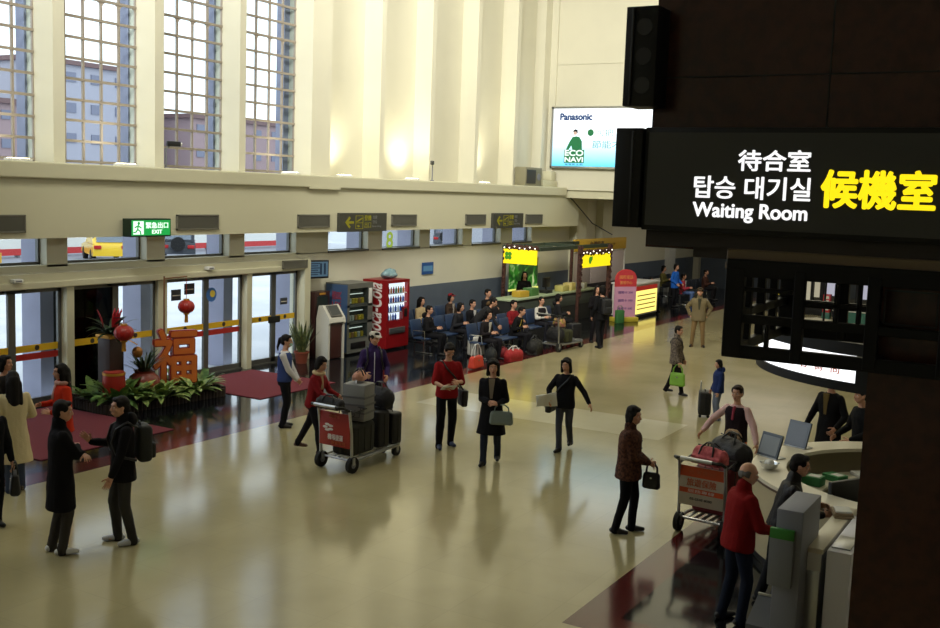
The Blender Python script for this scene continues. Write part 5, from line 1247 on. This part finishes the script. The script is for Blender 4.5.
def seated():
    bench(24.9, 16.35, 6, 0, 'row of blue linked seats along the grey painted wall')
    bench(23.3, 15.0, 8, 0, 'row of blue linked seats in the middle of the waiting crowd')
    bench(23.6, 13.45, 4, 0, 'row of blue linked seats at the front of the waiting crowd')
    bench(26.2, 14.0, 6, 0, 'row of blue linked seats in front of the food stall counter')
    S = dict(seat=True, feet=((.13, .42), (-.13, .42)), Rh=(.12, .30, .72), Lh=(-.12, .30, .72), heading=-90, group=None)
    def sit(label, x, y, **k):
        q = dict(S); q.update(k); H = q.pop('H', 1.66); person(label, x, y, 0, H, **q)
    sit('seated person with long hair and pale fur collar next to the red vending machine', 25.05, 16.3, top=(178, 158, 120), trousers=(40, 38, 40), hair='long', heading=-95)
    sit('seated person in black jacket at the near end of the middle seat row', 23.35, 14.95, top=(26, 25, 27), trousers=(26, 26, 30), hair='short', heading=-78, hood=True)
    sit('seated person in red knit hat against the grey wall', 26.65, 16.3, top=(56, 44, 36), trousers=(34, 34, 38), hair='bob', cap=(128, 34, 40), shirt=(170, 160, 150))
    sit('seated person in black jacket over white shirt, in front of the red hat', 25.62, 14.95, top=(24, 24, 28), trousers=(92, 92, 96), hair='short', shirt=(206, 204, 200), heading=-100)
    sit('seated person in black, tallest head before the grey wall', 28.25, 15.95, H=1.78, top=(24, 24, 26), trousers=(30, 30, 32), hair='short', heading=-100)
    sit('seated balding person in dark jacket holding something white', 26.8, 14.95, top=(34, 32, 34), trousers=(40, 40, 44), hair='short', heading=-110)
    sit('seated person with open dark coat and white shirt beside the red duffel bag', 23.65, 13.4, lean=8, top=(34, 30, 32), trousers=(36, 34, 38), shirt=(210, 206, 196), hair='full', heading=-95)
    sit('seated person in red sweater between the seat rows', 26.2, 13.95, H=1.72, top=(128, 30, 36), trousers=(40, 40, 46), hair='short', heading=-100)
    sit('seated person in black track jacket with yellow stripes leaning forward', 25.3, 13.4, lean=18, top=(24, 24, 26), trousers=(30, 30, 34), stripe=(196, 176, 70), hair='short', heading=-85)
    sit('seated person in white shirt and black vest before the stall counter', 27.95, 13.95, top=(204, 200, 190), vest=(36, 32, 36), trousers=(36, 36, 42), hair='short', heading=-110)
    sit('seated person in dark coat with back to the viewer by the stall counter', 29.1, 13.95, top=(36, 36, 38), trousers=(30, 30, 32), hair='full', heading=-60, hood=True)
    sit('seated person in charcoal jacket behind the middle luggage cart', 24.75, 14.95, top=(42, 42, 46), trousers=(34, 34, 38), hair='bob', heading=-85, lean=12)
    t = soft_bag((23.95, 12.98, .28), R(20), .34, .24, .34, (122, 26, 32), 'dark red bag by the knees of the person in white shirt'); t.location.z = 0.0
    soft_bag((26.75, 14.58, .0), R(20), .34, .24, .2, (206, 202, 196), 'white cloth bag at the feet of the balding seated person', name='cloth_bag')
    # far hall under the low ceiling
    bench(43.3, 16.3, 6, 0, 'row of dark linked seats along the far wall beyond the stall', M_seatd)
    bench(41.6, 14.4, 7, 0, 'row of dark linked seats on the far dark tiles', M_seatd)
    sit('seated person in olive jacket by the far wall', 44.45, 16.25, H=1.8, top=(98, 92, 50), trousers=(40, 40, 40), hair='full')
    person('standing person in bright blue jacket among the far seats', 40.4, 14.25, 60, 1.70, top=(36, 96, 186), hem=-.16, trousers=(24, 24, 28), hair='full', Rh=(.2, .2, .95), Lh=(-.2, .2, .95))
    sit('seated person in red and white top and jeans beside the blue jacket', 41.65, 14.35, top=(170, 60, 72), trousers=(84, 106, 150), hair='short', shirt=(210, 208, 206), heading=-80)
    sit('seated person in green top at the white table', 38.35, 14.5, top=(74, 110, 92), trousers=(32, 32, 36), hair='short', heading=-120, feet=((.13, .38), (-.13, .38)))
    bench(38.35, 14.55, 1, 0, 'single dark seat at the white table in the far hall', M_seatd)
    sit('seated person in brown jacket on the far dark seats', 44.5, 14.35, H=1.74, top=(74, 48, 40), trousers=(34, 32, 34), hair='short')
    w_ = thing('white_table', 'white table with upright panel beside the blue jacket in the far hall', 'table', (39.6, 15.2, 0))
    MB().rbox((-.8, -.3, .70), (.8, .3, .75), .01).build('tabletop', M_white, w_); MB().rbox((-.8, -.32, .55), (.8, -.3, 1.12), .005).build('front_panel', M_offw, w_)
    for x in (-.7, .7):
        for y in (-.22, .22): MB().cyl((x, y, 0), (x, y, .7), .02).build('leg', M_steel, w_)
    t = thing('wall_screen', 'small bright screen high on the far wall beyond the seats', 'monitor', (50.9, 14.75, 1.55))
    MB().rbox((-.06, -.55, 0), (.04, .55, .95), .02).build('case', M_plastic_b, t); MB().box((-.065, -.05, .25), (-.06, .40, .88)).build('screen', emit('far_screen', (190, 214, 235), 1.1), t, False)
seated()

# ------------------------------------------------------------------ food stall, standee, white counter
def stall():
    M_ylit = emit('stall_yellow_lit', (250, 225, 20), 1.1); M_beam = mat('stall_beam_green', (52, 64, 50), .5); M_ctop = mat('counter_pale_green', (168, 184, 150), .35); M_garl = mat('garland_brown', (48, 28, 22), .8, rgb2=(84, 46, 34), noise_scale=30)
    M_wl = emit('garland_bulb', (255, 246, 225), 3)
    t = thing('food_stall', 'food stall frame with dark green roof beams and garlanded posts', 'stall', (30, 15, 0))
    for a, b in (((-.1, 1.3), (-.1, 1.3)), ((2.4, -.2), 0), ((4.9, -.2), 0), ((4.9, 1.25), 0)):
        x, y = a; p = MB().rbox((x-.05, y-.05, 0), (x+.05, y+.05, 2.62), .01).build('post', M_garl if x > 0 or y > 1 else M_beam, t)
    rf = MB(); rf.rbox((-.15, .0, 2.5), (5.4, .12, 2.62), .01).rbox((-.2, 1.2, 2.52), (5.4, 1.34, 2.64), .01).rbox((.8, .1, 2.55), (.95, 1.3, 2.65), .01).rbox((2.6, .1, 2.55), (2.75, 1.3, 2.65), .01); rf.build('roof_beam', M_beam, t, False)
    g = MB()
    for k in range(34):
        g.ell((2.35+2.6*k/33, -.26+.03*math.sin(k*1.7), 2.38+.05*math.sin(k*2.3)), (.08, .06, .07), None, 7, 5)
    gl = g.build('garland', M_garl, t); g = MB()
    for k in range(22): g.ell((-.14+.03*math.sin(k), .1+1.2*k/21, 2.58+.04*math.sin(k*2.1)), (.06, .07, .07), None, 7, 5)
    g.build('garland', M_garl, t)
    for x, y in ((2.4, -.25), (4.9, -.25), (-.15, 1.3)):
        g = MB()
        for k in range(24): g.ell((x+.05*math.sin(k*2), y-.03, .95+k*.07), (.04, .04, .055), None, 6, 4)
        g.build('garland', M_garl, t)
    b = MB()
    for k in range(10): b.ell((2.45+2.4*k/9, -.33, 2.39+.05*math.sin(k*2.9)), (.022, .022, .022), None, 6, 4)
    for k in range(7): b.ell((-.22, .15+1.1*k/6, 2.58+.03*math.sin(k*2)), (.022, .022, .022), None, 6, 4)
    b.build('bulb', M_wl, gl)
    M_sp = emit('sign_green_print', (80, 170, 40), .5)
    s = thing('lit_stall_sign', 'lit yellow sign with green clover on the left end of the food stall', 'sign', (29.85, 15.7, 2.06))
    MB().box((-.06, -.6, 0), (.02, .58, .46)).build('lit_box', M_ylit, s, False)
    q = MB()
    for a in range(4): q.ell((-.065, .40+.08*math.cos(a*1.57+.8), .25+.08*math.sin(a*1.57+.8)), (.01, .07, .07))
    q.build('clover', M_sp, s)
    s = thing('lit_stall_sign', 'lit yellow sign with a green leaf on the long side of the food stall', 'sign', (33.65, 14.76, 1.88))
    MB().box((-1.22, -.04, 0), (1.22, .04, .44)).build('lit_box', M_ylit, s, False)
    q = MB(); q.ell((-.55, -.045, .24), (.12, .01, .13)); q.ell((-.42, -.045, .30), (.07, .01, .08)); q.build('leaf_mark', M_sp, s)
    p = thing('lit_poster', 'lit green plant poster on steel legs behind the stall attendant', 'poster', (31.75, 16.55, 1.12))
    for x in (-.9, .9): MB().rbox((x-.03, .03, -1.12), (x+.03, .09, -.05), .006).build('leg', M_steel, p)
    
    MB().rbox((-1.08, 0, -.06), (1.08, .12, 1.02), .01).build('light_box', M_steel, p)
    m = bpy.data.materials.new('green_poster_print'); m.use_nodes = True; nt = m.node_tree; b = nt.nodes['Principled BSDF']
    n = nt.nodes.new('ShaderNodeTexNoise'); n.inputs['Scale'].default_value = 2.2; n.inputs['Distortion'].default_value = 1.2; tc = nt.nodes.new('ShaderNodeTexCoord'); nt.links.new(tc.outputs['Object'], n.inputs['Vector'])
    cr = nt.nodes.new('ShaderNodeValToRGB'); cr.color_ramp.elements[0].position = .42; cr.color_ramp.elements[0].color = lin((8, 50, 14)) + (1,); cr.color_ramp.elements[1].position = .74; cr.color_ramp.elements[1].color = lin((220, 235, 170)) + (1,)
    e = cr.color_ramp.elements.new(.55); e.color = lin((36, 120, 24)) + (1,); nt.links.new(n.outputs[0], cr.inputs[0]); nt.links.new(cr.outputs[0], b.inputs['Emission Color']); b.inputs['Emission Strength'].default_value = .75; b.inputs['Base Color'].default_value = (.02, .05, .02, 1)
    MB().box((-1.03, -.012, .0), (1.03, -.002, .98)).build('print', m, p, False)
    MB().box((-1.08, -.03, -.06), (1.08, -.013, .0)).build('lit_strip', emit('poster_strip', (240, 240, 120), 1.0), p, False)
    c = thing('stall_counter', 'long pale green topped counter of the food stall', 'counter', (28.5, 15.2, 0))
    MB().rbox((0, 0, .98), (6.4, .75, 1.04), .01).build('worktop', M_ctop, c); MB().box((.05, .08, 0), (6.35, .7, .98)).build('base', mat('counter_dark', (40, 42, 40), .5), c, False)
    MB().rbox((.1, .05, .55), (6.3, .075, .9), .004).build('front_panel', mat('counter_front_grey', (70, 78, 70), .5), c)
    person('stall attendant with long hair in black behind the counter', 31.35, 16.3, 10, 1.68, top=(24, 22, 24), hem=-.1, trousers=(26, 26, 30), hair='long', Rh=(.15, .3, 1.05), Lh=(-.15, .3, 1.05))
    t = thing('cash_register', 'black cash register screen on the stall counter', 'register', (31.5, 15.55, 1.04)); MB().rbox((-.2, -.15, 0), (.2, .15, .1), .01).build('base', M_plastic_b, t); MB().cyl((0, 0, .1), (0, .02, .25), .025).build('neck', M_plastic_b, t); MB().rbox((-.24, -.03, .2), (.24, .03, .52), .01).build('screen', M_plastic_b, t)
    for i, (x, c_, l) in enumerate(((29.6, (196, 160, 50), 'yellow box at the left end of the stall counter'), (30.3, (74, 120, 60), 'green box on the stall counter left of the register'), (32.6, (196, 186, 110), 'pale yellow packs stacked on the stall counter'), (33.2, (206, 190, 120), 'straw coloured packs on the stall counter'), (34.2, (176, 176, 172), 'pale grey box at the right end of the stall counter'))):
        b = thing('box', l, 'box', (x, 15.5, 1.04), R(6*i-10)); MB().rbox((-.25, -.16, 0), (.25, .16, .2+.05*(i % 2)), .015).build('carton', mat('carton_%d' % i, c_, .6), b); MB().box((-.252, -.02, .201+.05*(i % 2)), (.252, .02, .204+.05*(i % 2))).build('tape', M_offw, b, False)
    # yellow banner with booth panels behind
    b = thing('booth', 'booth of pale panels under a yellow name banner behind the stall', 'booth', (35.1, 16.3, .0))
    MB().rbox((0, -.06, 2.25), (4.9, .02, 2.7), .01).build('banner', mat('banner_yellow', (198, 158, 40), .5), b)
    text('台灣特產', (2.0, -.065, 2.49), *NY, h=.22, w_=1.3, m=mat('banner_print', (86, 60, 30), .5), parent=b, bold=.02); text('SPECIALTY', (3.3, -.065, 2.45), *NY, h=.1, w_=.9, m=MATS['banner_print'], parent=b)
    for i in range(3): MB().rbox((.05+1.62*i, 0, 1.0), (1.62*(i+1), .05, 2.2), .005).build('panel', mat('booth_panel', (186, 172, 166), .6), b)
    MB().box((.05, 0, 0), (4.85, .05, 1.0)).build('dark_base', mat('booth_base', (38, 32, 34), .5), b, False)
    for x in (.02, 4.88): MB().rbox((x-.04, -.04, 0), (x+.04, .06, 2.62), .006).build('post', M_offw, b)
    # standee
    s = thing('pink_standee', 'pink arched standing advertisement board with red top', 'sign board', (34.25, 13.85, 0), R(-33)); w2 = .44
    arc = [(w2*math.cos(a), 1.42+.40*math.sin(a)**.8) for a in np.linspace(.02, math.pi-.02, 17)]
    MB().prism([(-w2, 1.22), (w2, 1.22)] + arc, 1, -.03, .03).build('red_top', mat('standee_red', (196, 58, 66), .5), s, False)
    MB().box((-w2, -.028, .16), (w2, .028, 1.22)).build('pink_board', mat('standee_pink', (206, 150, 180), .5), s, False)
    MB().rbox((-w2-.04, -.2, 0), (w2+.04, .2, .16), .02).build('yellow_base', mat('standee_yellow', (196, 178, 60), .5), s)
    M_sd = mat('standee_print', (96, 70, 130), .5); M_sy = mat('standee_gold', (230, 150, 90), .5)
    text('國際電話', (0, -.034, 1.55), *NY, h=.13, w_=.56, m=M_sy, parent=s); text('服務中心', (0, -.034, 1.36), *NY, h=.12, w_=.5, m=M_sy, parent=s)
    for i, tx in enumerate(('國際卡 200', '國際卡 300', '國際卡 500')): text(tx, (0, -.03, 1.02-.28*i), *NY, h=.09, w_=.6, m=M_sd, parent=s)
    g = thing('green_bag', 'green carrier bag leaning at the pink standee', 'bag', (33.6, 13.75, 0), R(-30)); MB().rbox((-.16, -.08, 0), (.16, .08, .46), .03).build('bag_body', mat('bag_green', (60, 112, 60), .5), g); MB().tube([(-.1, 0, .44), (-.08, 0, .6), (.08, 0, .6), (.1, 0, .44)], .012, 6).build('handle', MATS['bag_green'], g)
    # white counter with lit yellow front
    c = thing('service_counter', 'white counter with glowing yellow front panel next to the pink standee', 'counter', (36.3, 14.3, 0))
    MB().rbox((-1.2, -.42, .08), (1.25, .4, 1.2), .02).build('body', M_offw, c); MB().rbox((-1.25, -.47, 1.2), (1.3, .45, 1.26), .01).build('worktop', M_white, c); MB().box((-1.15, -.38, 0), (1.2, .36, .08)).build('plinth', M_plastic_b, c, False)
    MB().box((-1.0, -.435, .15), (1.1, -.425, .98)).build('lit_panel', emit('panel_yellow_lit', (255, 232, 120), 1.35), c, False); MB().box((-1.0, -.437, .98), (1.1, -.425, 1.14)).build('red_band', emit('panel_red', (200, 50, 40), .4), c, False)
    for i in range(4): MB().box((-.85, -.44, .3+.16*i), (.95, -.436, .34+.16*i)).build('print_line', mat('panel_print', (190, 150, 80), .5), c, False)
    b = thing('white_bag', 'small white bag standing on the white service counter', 'bag', (36.0, 14.3, 1.26)); q = MB(); q.ell((0, 0, .14), (.16, .12, .15)); q.ell((.05, 0, .3), (.06, .05, .06)); me = voxel(q, .018, 1, .012, 4.)
    for v in me.vertices: v.co.z = max(v.co.z, .003)
    link('bag_body', me, M_white, b, True, ang=0)
stall()

# ------------------------------------------------------------------ the round counter, its lit ring sign and the grey kiosk
def info_counter():
    cx, cy, Ro = 13.55, 1.55, 1.98
    t = thing('round_counter', 'round cream information counter with open middle beside the dark pillar', 'counter', (cx, cy, 0))
    a = np.linspace(R(-150), R(215), 72)
    def band(r0, r1, z0, z1): return [np.array([(r*math.cos(q), r*math.sin(q), z) for r, z in ((r0, z0), (r1, z0), (r1, z1), (r0, z1))]) for q in a]
    MB().rings(band(Ro-.42, Ro, 1.05, 1.10)).build('rim_top', mat('counter_cream', (222, 214, 190), .3), t)
    MB().rings(band(Ro-.06, Ro-.015, .12, 1.05)).build('outer_wall', mat('counter_wall_cream', (190, 176, 140), .45), t)
    MB().rings(band(Ro-.08, Ro-.05, 0, .12)).build('plinth', M_plastic_b, t)
    MB().rings(band(Ro-.014, Ro+.012, 1.03, 1.055)).build('edge_strip', mat('edge_brown', (90, 66, 44), .4), t)
    MB().rings(band(Ro-.85, Ro-.42, .72, .76)).build('inner_desk', mat('desk_cream', (206, 200, 178), .4), t)
    t.scale = (1, 1, .94)                                       # the rim stands 1.03 m high
    def on(r, deg, z): return (cx+r*math.cos(R(deg)), cy+r*math.sin(R(deg)), z*.94)
    def monitor(r, deg, label, rz, h=.34):
        m = thing('computer_monitor', label, 'monitor', on(r, deg, .76), rz); MB().rbox((-.14, -.1, 0), (.14, .1, .02), .006).build('base', M_plastic_b, m); MB().cyl((0, .02, .02), (0, .02, .2), .025).build('neck', M_plastic_b, m)
        MB().rbox((-.24, -.03, .12), (.24, .03, .12+h), .012).build('casing', M_plastic_b, m); MB().box((-.22, -.034, .14), (.22, -.03, .10+h)).build('screen', mat('screen_off', (30, 34, 40), .15), m, False)
    monitor(1.33, 150, 'black computer monitor on the inner desk near the head of the leather jacket', R(150)); monitor(1.33, 20, 'black computer monitor on the inner desk at the back of the round counter', R(60)); monitor(1.33, 172, 'black computer monitor on the inner desk close to the grey kiosk', R(110))
    for deg, h, l, rz in ((66, .36, 'tilted dark display stand on the rim of the round counter', -112), (92, .32, 'clear brochure holder on the left rim of the round counter', -118)):
        d = thing('display_stand', l, 'stand', on(Ro-.14, deg, 1.10), R(rz)); M = np.array(Matrix.Rotation(R(-18), 4, 'X'))
        MB().rbox((-.17, -.015, .0), (.17, .015, h), .005, 1, 0, M).build('panel', mat('stand_grey', (62, 70, 76), .25, .2), d); MB().rbox((-.17, -.02, 0), (.17, .16, .015), .004).build('foot', M_steel, d)
        MB().box((-.14, -.018, .04), (.14, -.015, h-.04), 0, M).build('card', mat('stand_card_%d' % deg, (54, 66, 74) if deg == 66 else (120, 126, 128), .2), d, False)
    b = thing('crystal_dish', 'shiny glass dish on the left rim of the round counter', 'dish', on(Ro-.2, 112, 1.10)); MB().lathe([(.04, 0), (.09, .03), (.12, .09), (.10, .085), (.07, .03), (0, .02)], cap=False).build('bowl', M_chrome, b); MB().ell((0, 0, .08), (.06, .06, .05)).build('contents', M_white, b)
    for r, deg, c_, l, s_ in ((1.33, 82, (46, 120, 66), 'green file box on the inner desk behind the monitors', (.3, .2, .12)), (1.25, 62, (60, 140, 80), 'green and white box on the inner desk', (.26, .2, .08)), (1.30, 40, (206, 206, 200), 'white paper stack on the inner desk', (.28, .2, .05)), (1.30, 118, (170, 166, 50), 'yellow-green folder at the left of the inner desk', (.26, .18, .06)), (1.35, 5, (206, 200, 184), 'pale box on the inner desk by the pillar', (.24, .2, .14))):
        q = thing('desk_box', l, 'box', on(r, deg, .76), R(deg)); MB().rbox((-s_[0]/2, -s_[1]/2, 0), (s_[0]/2, s_[1]/2, s_[2]), .008).build('body', mat('desk_%d_%d_%d' % c_, c_, .5), q); MB().box((-s_[0]*.4, -s_[1]*.3, s_[2]), (s_[0]*.1, s_[1]*.3, s_[2]+.003)).build('label', M_white, q, False)
    p = thing('counter_post', 'slim steel post rising from the inner desk', 'post', on(1.0, 150, .0)); MB().cyl((0, 0, 0), (0, 0, 1.35), .03).build('shaft', M_steel, p); MB().rbox((-.12, -.03, 1.3), (.12, .03, 1.36), .01).build('head', M_steel, p)
    # the lit ring sign over the counter
    s = thing('ring_light_sign', 'curved white lit sign in a black frame hanging above the round counter', 'sign', (13.4, 1.5, 2.45)); Rr = 2.0
    aa = np.linspace(R(165), R(98), 36)
    def seg(r0, r1, z0, z1, al=aa): return [np.array([(r*math.cos(q), r*math.sin(q), z) for r, z in ((r0, z0), (r1, z0), (r1, z1), (r0, z1))]) for q in al]
    MB().rings(seg(Rr-.16, Rr, 0, .29)).build('lit_face', emit('ring_white', (250, 252, 255), 1.5), s, False)
    a2 = np.linspace(R(169), R(94), 36)
    fr = MB(); fr.rings(seg(Rr-.17, Rr+.02, -.10, 0, a2)).rings(seg(Rr-.17, Rr+.02, .29, .42, a2)); fr.rings(seg(Rr-.17, Rr+.02, 0, .29, np.linspace(R(169), R(165), 4))).rings(seg(Rr-.17, Rr+.02, 0, .29, np.linspace(R(98), R(94), 4)))
    fr.build('frame', M_black, s)
    top = MB().rings(seg(Rr-.5, Rr-.17, .30, .36, np.linspace(R(200), R(60), 40))).rings(seg(Rr-.9, Rr-.8, .30, .36, np.linspace(R(200), R(60), 40))); top.build('inner_ring', mat('ring_cream', (150, 140, 118), .5), s)
    for k, q in enumerate(np.linspace(R(122), R(158), 7)):
        p = V3(math.cos(q)*(Rr+.003), math.sin(q)*(Rr+.003), .12); rt = V3(-math.sin(q), math.cos(q), 0)*-1
        text('旅遊服務台詢問'[k], p, -rt, (0, 0, 1), h=.10, w_=.10, m=emit('ring_print', (226, 110, 70), .4), parent=s)
    for q in (R(150), R(125), R(100)): MB().cyl(((Rr-.1)*math.cos(q), (Rr-.1)*math.sin(q), .4), ((Rr-.1)*math.cos(q), (Rr-.1)*math.sin(q), 1.75), .012, n=6).build('hanger', M_black, s)
    # grey kiosk
    k = thing('grey_kiosk', 'tall grey slab kiosk with a green striped side panel beside the red sweater', 'kiosk', (9.66, 2.06, 0))
    MB().rbox((0, 0, 0), (.72, .24, 1.5), .008).build('tower', M_grey, k)
    MB().rbox((-.05, .06, .78), (.0, .28, 1.32), .006).build('side_panel', mat('kiosk_panel_grey', (112, 114, 116), .5), k); MB().rbox((-.056, .06, 1.23), (-.05+.04, .28, 1.325), .004).build('green_stripe', mat('kiosk_green', (46, 120, 40), .5), k)
    MB().prism([(.0, 0), (.4, 0), (.4, .5), (.0, .34)], 1, .25, .46).build('lower_cabinet', mat('kiosk_low_grey', (80, 82, 86), .5), k, False)
    MB().box((.39, .24, .5), (.41, .46, .52)).build('metal_edge', M_steel, k, False)
    d = thing('counter_desk', 'cream topped narrow desk panel right of the grey kiosk', 'desk', (9.95, 1.92, 0)); MB().rbox((0, 0, 1.05), (1.6, .17, 1.10), .006).build('top_board', mat('counter_cream', (222, 214, 190), .3), d); MB().rbox((.01, .02, 0), (1.58, .15, 1.05), .006).build('panel', M_steel, d); MB().box((-.002, .015, .88), (.012, .155, 1.05)).build('end_plate', M_white, d, False)
    d = thing('counter_desk', 'white tall desk panel between the cream desk panel and the pillar', 'desk', (9.9, 1.66, 0)); MB().rbox((0, 0, 0), (1.3, .22, 1.12), .01).build('panel', mat('desk_white', (226, 226, 236), .45), d); MB().rbox((.1, .03, 1.12), (.5, .2, 1.135), .004).build('tray', M_steel, d)
    b = thing('folder_stack', 'small stack of folders on the inner end of the cream desk panel', 'folders', (11.2, 2.0, 1.10), R(20)); MB().rbox((-.14, -.1, 0), (.14, .1, .025), .004).rbox((-.12, -.09, .025), (.14, .1, .05), .004).build('folders', mat('folder_tan', (150, 130, 100), .6), b); MB().rbox((-.1, -.08, .05), (.1, .08, .07), .004).build('white_pad', M_white, b)
info_counter()

def far_shop():
    t = thing('shop_stall', 'dark shop stall with pale lit panes seen through the hanging lattice', 'shop', (42, 0, 0))
    MB().rbox((0, 6.4, 0), (.3, 11.0, .55), .01).rbox((0, 6.4, 1.36), (.3, 11.0, 1.7), .01).build('frame_band', M_black, t)
    for y in (6.4, 7.55, 8.85, 9.22, 9.7, 10.9): MB().box((0, y, .5), (.25, y+.1, 1.4)).build('post', M_black, t, False)
    M_p = emit('shop_pane_pale', (196, 196, 214), .65); M_q = emit('shop_pane_cream', (206, 198, 170), .55)
    for y0, y1, z0, z1, m in ((9.35, 9.63, .55, 1.32, M_q), (9.0, 9.2, .7, 1.34, M_q), (8.08, 8.78, .8, 1.34, M_p), (6.88, 7.52, .75, 1.3, M_p)): MB().box((.1, y0, z0), (.14, y1, z1)).build('lit_pane', m, t, False)
    MB().box((-.02, 10.52, .70), (.02, 10.75, .88)).build('yellow_sign', emit('shop_yellow', (240, 220, 40), 1.), t, False)
    s = thing('display_box', 'red and green display box standing before the pale lit shop panes', 'box', (40.0, 8.25, 0), R(90))
    MB().rbox((-.14, -.14, 0), (.14, .14, .36), .01).build('green_base', mat('display_green', (34, 92, 74), .5), s); MB().rbox((-.13, -.13, .36), (.13, .13, 1.02), .01).build('red_column', mat('display_red', (176, 40, 44), .5), s)
    for k in range(4): MB().box((-.08, .13, .44+.14*k), (.08, .136, .53+.14*k)).build('mark', M_offw, s, False)
    c = thing('shop_counter', 'pale low counter with green side in front of the shop panes', 'counter', (39.6, 7.3, 0))
    MB().rbox((-.35, -.6, .5), (.35, .6, .55), .01).build('worktop', M_offw, c); MB().box((-.3, -.55, 0), (.3, .55, .5)).build('base', MATS['display_green'], c, False)
far_shop()
